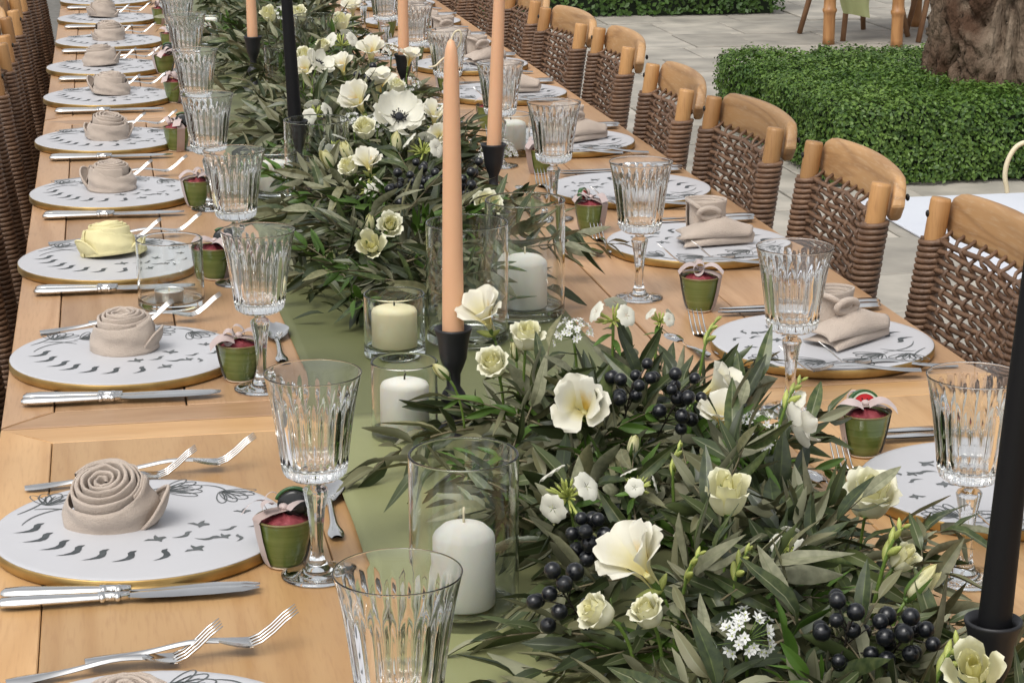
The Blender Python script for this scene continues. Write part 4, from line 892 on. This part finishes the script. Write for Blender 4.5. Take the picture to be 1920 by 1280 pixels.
def pillar(x, y, z, r, h, mat, label, wick=.012, dome=.006, burnt=False):
    t = thing('pillar_candle', label, 'candle', (x, y, TZ + z), (0, 0, random.uniform(0, 6)), 'pillar candles')
    MB().lathe([(.002, 0), (r - .002, 0), (r, .002), (r, h * .5), (r, h - dome - .004), (r - .002, h - dome), (r * .7, h - dome * .35), (r * .3, h), (.001, h + .0003)], 40).build('wax', mat, t)
    MB().tube([(0, 0, h - .001), (.0003, 0, h + wick * .6), (.0015, 0, h + wick)], .0012, 6).build('wick', M['wickblack'] if burnt else M['wick'], t)
hurricane(.313, 1.905, .053, .165, 'large glass cylinder with a white pillar candle, left of the near garland')
pillar(.313, 1.905, .0185, .0302, .083, M['white_wax'], 'white pillar candle inside the large near glass cylinder', .016, .010)
hurricane(.374, 2.862, .043, .088, 'glass tumbler holding an ivory candle, left of the middle peach candle')
pillar(.374, 2.862, .0185, .0320, .058, M['ivory_wax'], 'short ivory candle in the tumbler left of the middle peach candle', .007, .004, True)
hurricane(.335, 2.478, .041, .098, 'glass tumbler half hidden behind leaves at the near garland tip')
pillar(.335, 2.478, .0185, .0300, .062, M['white_wax'], 'white candle in the tumbler half hidden by olive leaves', .008, .004, True)
hurricane(.488, 2.925, .059, .172, 'tall glass cylinder directly behind the middle peach candle')
hurricane(.597, 3.055, .060, .175, 'tall glass cylinder with a white pillar, right of the middle peach candle')
pillar(.597, 3.055, .0185, .0335, .080, M['white_wax'], 'white pillar candle in the glass right of the middle peach candle', .011, .010)
hurricane(.077, 3.231, .051, .104, 'glass with a tealight in front of the fourth left napkin', bot=.008)
tl = thing('tealight', 'small tealight in an aluminium cup in the glass before the fourth left napkin', 'candle', (.074, 3.228, TZ + .0095))
MB().lathe([(.0205, 0), (.0215, .001), (.0222, .0155), (.0226, .0162), (.0215, .0162), (.0210, .0150), (.0202, .002)], 32, closed=True).build('metal_cup', M['alu'], tl)
MB().lathe([(.001, .002), (.0203, .002), (.0208, .0130), (.001, .0132)], 32).build('wax', M['white_wax'], tl); MB().tube([(0, 0, .013), (0, 0, .020)], .0008, 5).build('wick', M['wick'], tl)
hurricane(.372, 3.92, .061, .165, 'tall glass cylinder in front of the thin black candle')
hurricane(.300, 4.035, .038, .088, 'glass tumbler with a cream candle behind the fourth left goblet')
pillar(.300, 4.035, .0185, .0300, .058, M['white_wax'], 'cream candle in the tumbler behind the fourth left goblet', .007, .004, True)
hurricane(.430, 5.36, .049, .120, 'glass cylinder beside the far left peach candle')
hurricane(.535, 5.60, .056, .170, 'tall glass cylinder among the far flowers')
hurricane(.300, 6.40, .036, .09, 'far glass tumbler with a small white candle'); pillar(.300, 6.40, .0185, .022, .068, M['white_wax'], 'small white candle far back on the left', .006, .003)
hurricane(.835, 4.430, .042, .088, 'glass tumbler with a white candle behind the fourth right goblet')
pillar(.835, 4.430, .0135, .0320, .062, M['white_wax'], 'white candle in the tumbler behind the fourth right goblet', .006, .005, True)
hurricane(.705, 4.62, .034, .09, 'glass tumbler just right of the tip of the middle peach candle shaft'); pillar(.705, 4.62, .0185, .022, .066, M['white_wax'], 'slim white candle half hidden by the middle peach candle', .006, .003)

# ------------------------------------------------------------------ olive garlands
def leaf_template(fold, curl, wd=.125, twist=0.0):
    vs = []; fs = []; mi = []; nv = 6
    def pt(v, u, off):
        w_ = wd * (math.sin(math.pi * v ** .85) ** .8 if 0 < v < 1 else 0) + .006
        a = twist * v; x = u * w_; z = abs(u) * fold * w_ - curl * v * v + .10 * curl * math.sin(v * 6) + off
        return (x * math.cos(a), v, z + x * math.sin(a))
    cols = (-1, -.5, -.07, .07, .5, 1)
    for off, flip, m in ((0, False, 0), (-.006, True, 1)):
        o = len(vs); us = cols if not flip else (-1, 0, 1); nc = len(us)
        for i in range(nv):
            for u in us: vs.append(pt(i / (nv - 1), u, off + (.004 if abs(u) == .5 else 0)))
        for i in range(nv - 1):
            for j in range(nc - 1):
                f = (o + i * nc + j, o + i * nc + j + 1, o + (i + 1) * nc + j + 1, o + (i + 1) * nc + j); fs.append(f[::-1] if flip else f); mi.append(2 if (not flip and j == 2) else m)
    return np.array(vs), np.array(fs), np.array(mi)
LT = [leaf_template(.45, .20, .124), leaf_template(.35, .42, .112, .9), leaf_template(.55, -.16, .124, -.7), leaf_template(.25, .2, .145, .3), leaf_template(.3, .55, .125, -.5)]
PAIR = [(0, 1, 5), (0, 1, 5), (2, 1, 5), (3, 0, 0), (1, 2, 5), (4, 4, 4)]
LMATS = [M['leaf_top'], M['leaf_under'], M['leaf_olive'], M['leaf_deep'], M['leaf_bright'], M['leaf_rib']]
LME = {}
def leaf_mesh(ti, pi):
    if (ti, pi) not in LME:
        vs, fs, mi = LT[ti]; me = bpy.data.meshes.new('leaf'); me.from_pydata([tuple(v) for v in vs], [], [tuple(f) for f in fs])
        [me.materials.append(LMATS[a]) for a in PAIR[pi]]; me.polygons.foreach_set('material_index', mi); me.polygons.foreach_set('use_smooth', [True] * len(fs)); me.update(); LME[(ti, pi)] = me
    return LME[(ti, pi)]
FBALL = []
def blocked(p, extra=0):
    for q, r in FBALL:
        if (p - q).length_squared < r * r: return True
    for x, y, r, zt in KEEP:
        if p.z < zt and (p.x - x) ** 2 + (p.y - y) ** 2 < (r + extra) ** 2: return True
    return False
for _k, _p, _s, _a, _l in FLOWERS:
    FBALL.append((Vector(_p), _s * .56)); FBALL.append((Vector(_p) + Vector(_a) * .5 * _s, _s * .5))
CAMP = Vector((0, 0, 1.56))
def garland(label, y0, y1, cxf, hwf, hf, nspr, nfill, seed, strays=()):
    rnd = random.Random(seed)
    t = thing('olive_garland', label, 'garland', (cxf((y0 + y1) / 2), (y0 + y1) / 2, TZ)); org = Vector(t.location)
    leaves = []; tw = MB()
    def put_leaf(p, d, L_, ti, pi, nrm=None):
        d = d.normalized(); n_ = nrm or Vector((rnd.gauss(0, .6), rnd.gauss(0, .6), 1)); x = d.cross(n_)
        if x.length < 1e-4: return
        x.normalize(); n_ = x.cross(d).normalized(); e = p + d * L_
        if e.z < TZ + .008: e.z = TZ + .008 + rnd.random() * .006; d2 = (e - p); 
        d = (e - p).normalized(); x = d.cross(n_).normalized(); n_ = x.cross(d)
        if blocked(p) or blocked(e) or blocked(p.lerp(e, .5)) or p.z < TZ + .006: return
        leaves.append((p, d, x, n_, L_, ti, pi))
    def sprig(p0, d, Ln, nl, kind):
        P = [p0.copy()]; d = d.normalized(); side = Vector((rnd.gauss(0, 1), rnd.gauss(0, 1), rnd.gauss(0, .4)))
        n = 9
        for i in range(n):
            d = (d + side * .035 + Vector((0, 0, -.045))).normalized(); q = P[-1] + d * (Ln / n)
            if q.z < TZ + .010: q.z = TZ + .010; d.z = abs(d.z) * .2
            P.append(q)
        if sum(blocked(q) for q in P) > 0:
            k = next(i for i, q in enumerate(P) if blocked(q)); P = P[:k]
            if len(P) < 4: return
        tw.tube(P, [lerp(.0016, .0007, i / (len(P) - 1)) for i in range(len(P))], 4)
        m = len(P) - 1; phi = rnd.random() * 6.28
        for k in range(nl):
            s = lerp(.12, 1.0, (k + rnd.random() * .5) / nl); i = min(int(s * m), m - 1); p = P[i].lerp(P[i + 1], s * m - i); tdir = (P[i + 1] - P[i]).normalized()
            a = tdir.orthogonal().normalized(); b = tdir.cross(a)
            for sgn in ((0, math.pi) if rnd.random() < .75 else (0,)):
                an = phi + sgn + rnd.gauss(0, .25); out = a * math.cos(an) + b * math.sin(an)
                dd = tdir * rnd.uniform(.5, .95) + out * rnd.uniform(.5, .8)
                L_ = rnd.uniform(.040, .074) * (.7 if kind == 2 else 1) * (1 if s < .8 else .78)
                put_leaf(p, dd, L_, rnd.choice((0, 0, 1, 1, 2, 4)) if kind != 1 else 3, rnd.choices((0, 1, 2, 3, 4), (32, 16, 22, 20, 10))[0] if kind == 0 else (3 if kind == 1 else 5), (out + Vector((rnd.gauss(0, .5), rnd.gauss(0, .5), rnd.gauss(.4, .5)))))
            phi += 1.57
        put_leaf(P[-1], P[-1] - P[-2], rnd.uniform(.035, .055), 0, rnd.choice((0, 2, 4)))
    for k in range(nspr):
        y = lerp(y0, y1, rnd.random()); cx, hw, hh = cxf(y), hwf(y), hf(y)
        u = rnd.uniform(-1, 1) * .62; px_ = cx + u * hw; top = hh * (1 - .75 * u * u)
        p0 = Vector((px_, y, TZ + .012 + rnd.random() ** .7 * top * .55))
        az = rnd.uniform(0, 2 * math.pi); el = rnd.uniform(.05, 1.1) * (1 - abs(u) * .6)
        d = Vector((math.cos(az) * math.cos(el) + u * .7, math.sin(az) * math.cos(el), math.sin(el)))
        Ln = min(rnd.uniform(.08, .15), .05 + hh * .8); sprig(p0, d, Ln, rnd.randint(5, 8), rnd.choices((0, 1, 2), (76, 10, 14))[0])
    for (x, y, z, dx, dy, dz, Ln) in strays: sprig(Vector((x, y, TZ + z)), Vector((dx, dy, dz)), Ln, 7, 0)
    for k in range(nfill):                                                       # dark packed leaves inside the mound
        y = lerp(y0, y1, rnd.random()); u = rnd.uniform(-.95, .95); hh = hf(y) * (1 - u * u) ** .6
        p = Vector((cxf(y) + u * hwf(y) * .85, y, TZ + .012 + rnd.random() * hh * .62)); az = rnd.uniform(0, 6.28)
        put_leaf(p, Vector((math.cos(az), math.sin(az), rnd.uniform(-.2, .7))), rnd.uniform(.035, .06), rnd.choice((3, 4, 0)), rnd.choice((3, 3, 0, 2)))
    def score(l):
        c = l[0] + l[1] * (l[4] * .5); dpt = (c - CAMP).length; u = (c.x - cxf(c.y)) / hwf(c.y)
        inframe = -.2 < 1 and (1 if c.y > y0 - .05 else .2)
        return l[4] / dpt * (.25 + (c.z - TZ) / hf(c.y) + .5 * abs(u)) * inframe
    leaves.sort(key=score, reverse=True)
    for (p, d, x, n_, L_, ti, pi) in leaves[:300]:
        o = bpy.data.objects.new('leaf', leaf_mesh(ti, pi)); COL.objects.link(o); o.parent = t
        mw = Matrix((( x.x, d.x, n_.x, 0), (x.y, d.y, n_.y, 0), (x.z, d.z, n_.z, 0), (0, 0, 0, 1))) @ Matrix.Scale(L_, 4); mw.translation = p - org; o.matrix_local = mw
    V = []; F = []; MI = []; off = 0
    for (p, d, x, n_, L_, ti, pi) in leaves[300:]:
        vs, fs, mi = LT[ti]; A = np.array([x, d, n_]); V.append(vs @ A * L_ + np.array(p - org)); F.append(fs + off); MI.append(np.array(PAIR[pi])[mi]); off += len(vs)
    V = np.concatenate(V); F = np.concatenate(F); MI = np.concatenate(MI)
    me = bpy.data.meshes.new('foliage'); me.vertices.add(len(V)); me.vertices.foreach_set('co', V.ravel().astype(np.float32)); me.loops.add(F.size); me.loops.foreach_set('vertex_index', F.ravel().astype(np.int32))
    me.polygons.add(len(F)); me.polygons.foreach_set('loop_start', np.arange(0, F.size, 4, dtype=np.int32)); me.polygons.foreach_set('loop_total', np.full(len(F), 4, np.int32))
    for m in LMATS: me.materials.append(m)
    me.polygons.foreach_set('material_index', MI.astype(np.int32)); me.polygons.foreach_set('use_smooth', np.ones(len(F), bool)); me.update(calc_edges=True)
    obj('foliage', me, t)['kind'] = 'stuff'
    tw.v = [tuple(Vector(v) - org) for v in tw.v]; tw.build('twigs', M['stem'], t)['kind'] = 'stuff'
def env(y, a, b, s=.16): return max(.12, min(1, (y - a) / s + .25, (b - y) / s + .25)) ** .5
garland('olive and flower garland nearest the camera, lower right', 1.30, 2.46, lambda y: .555 - .03 * (y - 1.9), lambda y: .222 * env(y, 1.15, 2.5), lambda y: .112 * env(y, 1.15, 2.5, .2), 178, 440, 3,
        strays=[(.42, 2.42, .05, -.8, .3, .25, .14), (.40, 2.36, .05, -.9, -.2, .1, .15), (.46, 1.72, .04, -.9, -.35, .1, .17), (.42, 1.62, .03, -1, -.1, .05, .16), (.66, 1.80, .08, .7, -.1, .35, .12), (.66, 2.2, .06, .3, .5, .5, .12), (.60, 2.25, .09, .5, .5, .5, .13), (.45, 1.95, .05, -.7, .1, .2, .1)])
garland('olive and flower garland in the middle, behind the tall peach candle', 3.00, 4.62, lambda y: .475 + .03 * min(1, y - 3.4), lambda y: .235 * env(y, 2.95, 4.8), lambda y: .112 * env(y, 2.95, 4.8, .22), 190, 620, 5,
        strays=[(.40, 3.2, .05, -.8, -.3, .15, .15), (.36, 3.35, .05, -.8, .1, .2, .16), (.62, 3.30, .05, .8, -.3, .2, .17), (.62, 3.45, .05, .9, .1, .2, .15), (.36, 3.6, .06, -.9, .1, .2, .14), (.38, 4.4, .06, -.9, -.2, .2, .17), (.4, 4.5, .06, -.8, .2, .2, .16)])
garland('far olive and flower garland at the top of the photo', 4.86, 7.6, lambda y: .51, lambda y: .205 * env(y, 4.8, 8.0), lambda y: .12 * env(y, 4.7, 8.0, .2), 170, 420, 9,
        strays=[(.36, 5.05, .06, -.9, -.1, .2, .16), (.34, 5.2, .06, -.8, .2, .3, .16), (.36, 5.75, .08, -.8, .1, .4, .17), (.34, 6.0, .08, -.8, -.1, .4, .17)])
# ------------------------------------------------------------------ flowers
def petal(prof, a0, name, mat, nu=9, nv=10, tip=.32, ruffle=.03, seed=0, edge=.02):
    rows = []
    for j in range(nv):
        v = j / (nv - 1); r, z = interp(prof, v); r = max(r, .005); row = []
        sh = (.35 + .65 * math.sin(min(1, v * 1.35 + .08) * math.pi / 2)) * (1 if v < .72 else math.sqrt(max(.06, 1 - ((v - .72) / .30) ** 2)))
        for i in range(nu):
            u = lerp(-1, 1, i / (nu - 1)); a = u * a0 * sh; w_ = ruffle * math.sin(u * 4.1 + seed) * v * v + edge * u * u * v; dz = -tip * .15 * u * u * v * v
            row.append(((r + w_) * math.cos(a), (r + w_) * math.sin(a), z + dz + ruffle * .6 * math.cos(u * 5 + seed * 2) * v ** 3))
        rows.append(row)
    return MB().grid(rows, flip=True).mesh(name, mat)
ROSE = [(3, petal([(.02, 0), (.08, .2), (.115, .5), (.095, .74), (.075, .86)], 1.45, 'petal', M['rose'], seed=1, ruffle=.01)),
        (3, petal([(.03, 0), (.15, .12), (.21, .42), (.19, .72), (.20, .86)], 1.15, 'petal', M['rose'], seed=2, ruffle=.015)),
        (4, petal([(.03, 0), (.22, .08), (.30, .36), (.29, .66), (.345, .80)], .92, 'petal', M['rose'], seed=3, ruffle=.02)),
        (5, petal([(.03, -.02), (.28, .03), (.39, .28), (.40, .54), (.50, .66)], .80, 'petal', M['rose'], seed=4, ruffle=.03))]
BUD = [(3, petal([(.02, 0), (.14, .15), (.19, .45), (.13, .8), (.04, 1.0)], 1.3, 'petal', M['rose'], seed=1, ruffle=.005)), (3, petal([(.02, 0), (.18, .12), (.235, .42), (.17, .74), (.10, .9)], 1.0, 'petal', M['rose'], seed=2, ruffle=.01))]
FREO = petal([(.035, -.62), (.07, -.38), (.16, -.14), (.31, .06), (.44, .19), (.52, .24)], .86, 'petal', M['freesia'], seed=2, ruffle=.028)
FREI = petal([(.030, -.60), (.06, -.36), (.13, -.10), (.24, .14), (.33, .30), (.38, .40)], .88, 'petal', M['freesia'], seed=5, ruffle=.025)
FRET = petal([(.028, -.60), (.06, -.36), (.13, -.10), (.24, .13), (.34, .28), (.40, .37)], .84, 'petal', M['throat'], seed=5, ruffle=.03)
FTUBE = MB().lathe([(.02, -.80), (.035, -.62), (.055, -.40), (.06, -.36), (.055, -.355)], 14).mesh('tube', M['rose'])
FCAL = MB().lathe([(.012, -.92), (.045, -.80), (.052, -.66), (.046, -.52), (.04, -.50)], 10).mesh('calyx', M['sepal'])
ANE1 = petal([(.05, 0), (.18, .01), (.34, .08), (.46, .22), (.52, .38)], .56, 'petal', M['white'], seed=1, ruffle=.02)
ANE2 = petal([(.05, -.01), (.20, -.02), (.38, .03), (.51, .14), (.58, .26)], .56, 'petal', M['white'], seed=4, ruffle=.02)
ACEN = MB().sphere((0, 0, .06), .10, 14, 8, sc=(1, 1, .7)).mesh('centre', M['anther'])
m_ = MB(); rr = random.Random(2)
for k in range(60):
    a = rr.random() * 6.28; r_ = rr.uniform(.12, .19); z = rr.uniform(.05, .13); m_.tube([(.08 * math.cos(a), .08 * math.sin(a), .02), (r_ * math.cos(a), r_ * math.sin(a), z)], .005, 3); m_.sphere((r_ * math.cos(a), r_ * math.sin(a), z), .014, 5, 4)
ASTA = m_.mesh('stamens', M['anther'])
def sepal_mesh(hug):
    prof = [(.05, -.04), (.18, .02), (.25, .22), (.24, .46), (.27, .60)] if hug else [(.05, -.05), (.20, -.02), (.36, .12), (.45, .26), (.52, .28)]
    rows = []
    for j in range(7):
        v = j / 6; r, z = interp(prof, v); a0 = .34 * (1 - v ** 1.5) + .02; rows.append([(r * math.cos(u * a0) * 1.03, r * math.sin(u * a0) * 1.03, z) for u in (-1, 0, 1)])
    return MB().grid(rows, flip=True).mesh('sepal', M['sepal'])
SEPO, SEPH = sepal_mesh(0), sepal_mesh(1)
RCAL = MB().sphere((0, 0, -.06), .10, 10, 6, sc=(1, 1, .8)).mesh('calyx', M['sepal'])
BERRY = MB().sphere((0, 0, 0), 1, 14, 10).sphere((0, 0, .98), .13, 6, 4, sc=(1, 1, .5)).mesh('berry', M['berry'])
FLOR = petal([(.02, 0), (.12, .03), (.26, .06), (.42, .05), (.52, .01)], .72, 'petal', M['white'], nu=5, nv=6, seed=3, ruffle=.015)
BUDM = MB().lathe([(.02, 0), (.10, .12), (.17, .35), (.18, .55), (.11, .82), (.03, 1.0)], 10).mesh('bud', M['bud'])
GBUD = MB().lathe([(.03, 0), (.06, .1), (.055, .5), (.085, .75), (.03, 1.0)], 7).mesh('bud', M['bud'])
def petals(t, me, n, a0, tilt, rnd, sc=1):
    for k in range(n):
        o = obj('petal', me, t, rot=(0, 0, 0)); q = Quaternion((0, 0, 1), a0 + 2 * math.pi * k / n + rnd.gauss(0, .08)) @ Quaternion((0, 1, 0), tilt + rnd.gauss(0, .05)) @ Quaternion((1, 0, 0), rnd.gauss(0, .03))
        o.rotation_mode = 'QUATERNION'; o.rotation_quaternion = q; o.scale = (sc * rnd.uniform(.93, 1.07),) * 3
def stem_to(t, ax, size, ln, mat, r=.0016, start=-.1, q=None):
    """stalk in the flower's own axes, bending down into the foliage"""
    inv = q.inverted(); dn = inv @ Vector((0, 0, -1)); p = Vector((0, 0, start)); P = [p.copy()]
    d = Vector((0, 0, -1))
    for k in range(6):
        d = d.lerp(dn, .28).normalized(); p = p + d * (ln / 6 / size); P.append(p.copy())
    MB().tube(P, r / size, 6).build('stem', mat, t)
GROUPS = {'rose': 'cream roses in the garlands', 'rosebud': 'rosebuds in the garlands', 'freesia': 'freesias in the garlands', 'anemone': 'anemones in the garlands', 'allium': 'white alliums in the garlands', 'phlox': 'phlox sprigs in the garlands', 'berry': 'black berry sprigs in the garlands', 'budspray': 'freesia bud sprays in the garlands'}
NAMES = {'rose': ('rose', 'rose'), 'rosebud': ('rosebud', 'rosebud'), 'freesia': ('freesia', 'freesia'), 'anemone': ('anemone', 'anemone'), 'allium': ('allium', 'allium'), 'phlox': ('phlox', 'phlox'), 'berry': ('berry_sprig', 'berries'), 'budspray': ('bud_spray', 'flower buds')}
def flower(kind, P, size, ax, label, idx):
    rnd = random.Random(100 + idx); ax = Vector(ax).normalized(); q = Vector((0, 0, 1)).rotation_difference(ax); nm, cat = NAMES[kind]
    q = q @ Quaternion((0, 0, 1), rnd.uniform(0, 6.28)) if kind not in ('berry', 'budspray') else q
    off = {'rose': .35, 'rosebud': .6, 'anemone': .15, 'freesia': .0, 'allium': .35, 'phlox': .3, 'berry': .35, 'budspray': .5}[kind]
    sz = size * {'rosebud': 1.5, 'freesia': 1.04, 'rose': .96, 'phlox': 1.15, 'allium': 1.1, 'anemone': 1.0, 'budspray': 1.3, 'berry': 1.1}.get(kind, 1.0)
    t = thing(nm, label, cat, Vector(P) - ax * off * sz, q, GROUPS[kind]); t.scale = (sz,) * 3
    far = P[1] > 4.4
    if kind == 'rose':
        openn = rnd.uniform(-.05, .12) + (.08 if ax.z < .75 else 0); a = rnd.random() * 6
        half = rnd.random() < .3
        for k, (n, me) in enumerate(ROSE[:3] if half else ROSE): petals(t, me, n, a + k * .9, openn * k * .5 + (.07 * k if half else 0), rnd, 1.18 if half else 1)
        for k in range(5): obj('sepal', SEPO if k % 2 else SEPH, t, rot=(0, 0, a + k * 1.257))
        obj('calyx', RCAL, t); stem_to(t, ax, sz, .07, M['gstem'], .0017, -.1, q)
    elif kind == 'rosebud':
        for k, (n, me) in enumerate(BUD): petals(t, me, n, k * .9, 0, rnd)
        for k in range(5): o = obj('sepal', SEPH, t, rot=(0, 0, k * 1.257)); o.scale = (1.0, 1.0, 1.35)
        obj('calyx', RCAL, t); stem_to(t, ax, sz, .07, M['gstem'], .0015, -.1, q)
    elif kind == 'freesia':
        petals(t, FREO, 3, 0, rnd.uniform(-.05, .15), rnd); petals(t, FREI, 2, 1.05, rnd.uniform(-.1, .1), rnd)
        petals(t, FRET, 1, 1.05 + 4.19, 0, rnd); obj('tube', FTUBE, t); obj('calyx', FCAL, t)
        for k in range(2 if not far else 0):
            o = obj('bud', BUDM, t, (0, .05 * (1 if k else -1), -.75), (R(55 * (1 if k else -1)), R(rnd.uniform(-30, 30)), 0), .42 - .1 * k)
        stem_to(t, ax, sz, .06, M['gstem'], .0014, -.85, q)
    elif kind == 'anemone':
        petals(t, ANE2, 5, 0, rnd.uniform(0, .1), rnd); petals(t, ANE1, 5, .6, rnd.uniform(-.1, 0), rnd); obj('centre', ACEN, t); obj('stamens', ASTA, t); stem_to(t, ax, sz, .08, M['gstem'], .002, 0, q)
    elif kind == 'allium':
        fm = MB(); pm = MB(); n = 34 if not far else 22
        for k in range(n):
            z = rnd.uniform(.15, 1); a = k * 2.399; r_ = math.sqrt(1 - z * z); d = Vector((r_ * math.cos(a), r_ * math.sin(a), z)); e = d * rnd.uniform(.42, .52); e.z *= .8
            pm.tube([(0, 0, -.05), e * .5 + Vector((0, 0, -.02)), e], .006, 3); x = d.orthogonal().normalized(); y_ = d.cross(x); ph = rnd.random()
            for j in range(6):
                an = ph + j * math.pi / 3; dr = x * math.cos(an) + y_ * math.sin(an); sd = d.cross(dr); L_ = rnd.uniform(.085, .115); up_ = d * rnd.uniform(.02, .06)
                fm.add([e, e + dr * L_ * .55 + sd * .028 + up_ * .6, e + dr * L_ + up_, e + dr * L_ * .55 - sd * .028 + up_ * .6], [(0, 1, 2), (0, 2, 3)])
            fm.sphere(e + d * .01, .018, 5, 4, mi=1)
        fm.build('florets', [M['floret'], M['bud']], t)['kind'] = 'stuff'; pm.build('pedicels', M['gstem'], t)['kind'] = 'stuff'; stem_to(t, ax, sz, .09, M['gstem'], .0016, -.05, q)
    elif kind == 'phlox':
        n = 22 if not far else 12
        for k in range(n):
            z = rnd.uniform(-.1, 1); a = k * 2.399; r_ = math.sqrt(max(0, 1 - z * z)); d = Vector((r_ * math.cos(a), r_ * math.sin(a), z)); qq = Vector((0, 0, 1)).rotation_difference(d)
            o = obj('bud', GBUD, t, d * .04, qq, rnd.uniform(.28, .42))
        for k in range(3):
            a = k * 2.1 + rnd.random(); d = Vector((math.cos(a) * .8, math.sin(a) * .8, .55)).normalized(); c = d * .5; qq = Vector((0, 0, 1)).rotation_difference(d)
            for j in range(5):
                o = obj('petal', FLOR, t, c, qq @ Quaternion((0, 0, 1), j * 1.2566)); o.scale = (.52,) * 3
        for k in range(4):
            a = k * 1.57 + rnd.random(); o = obj('leaf', leaf_mesh(3, 5), t, (0, 0, -.1 - .12 * k), Quaternion((0, 0, 1), a) @ Quaternion((1, 0, 0), -.2), .55)
        stem_to(t, ax, sz, .10, M['gstem'], .0018, 0, q)
    elif kind == 'berry':
        n = 12; sm = MB(); P0 = Vector((0, 0, -.55)); sm.tube([(0, 0, -1.1), P0, (0, 0, .2)], .016, 5); br = .0082 / sz; placed = []
        tries = 0
        while len(placed) < n and tries < 300:
            tries += 1; a = rnd.random() * 6.28; r_ = rnd.uniform(.05, .48); z = rnd.uniform(-.35, .5) - r_ * .25; c = Vector((r_ * math.cos(a), r_ * math.sin(a), z))
            if any((c - p).length < br * 1.95 for p in placed): continue
            placed.append(c)
        for c in placed:
            o = obj('berry', BERRY, t, c, Vector((0, 0, 1)).rotation_difference((c - Vector((0, 0, -.4))).normalized()), br * rnd.uniform(.74, 1.1)); sm.tube([(0, 0, min(.15, c.z - .3)), c * .55 + Vector((0, 0, c.z * .25 - .1)), c], .011, 4)
        sm.build('stalks', M['dstem'], t)
    elif kind == 'budspray':
        pth = [(0, 0, -1.1), (.02, 0, -.4), (.05, .01, .0), (.12, .02, .35), (.25, .02, .6)]; Q = [interp(pth, k / 16) for k in range(17)]
        MB().tube(Q, [lerp(.042, .018, k / 16) for k in range(17)], 6).build('stem', M['gstem'], t)
        for k in range(6):
            p = interp(pth, .45 + .11 * k); o = obj('bud', BUDM, t, p, (R(rnd.uniform(20, 50) * (1 if k % 2 else -1)), R(rnd.uniform(0, 35)), 0), .42 - .045 * k)
for _i, (_k, _p, _s, _a, _l) in enumerate(FLOWERS): flower(_k, _p, _s, _a, _l, _i)
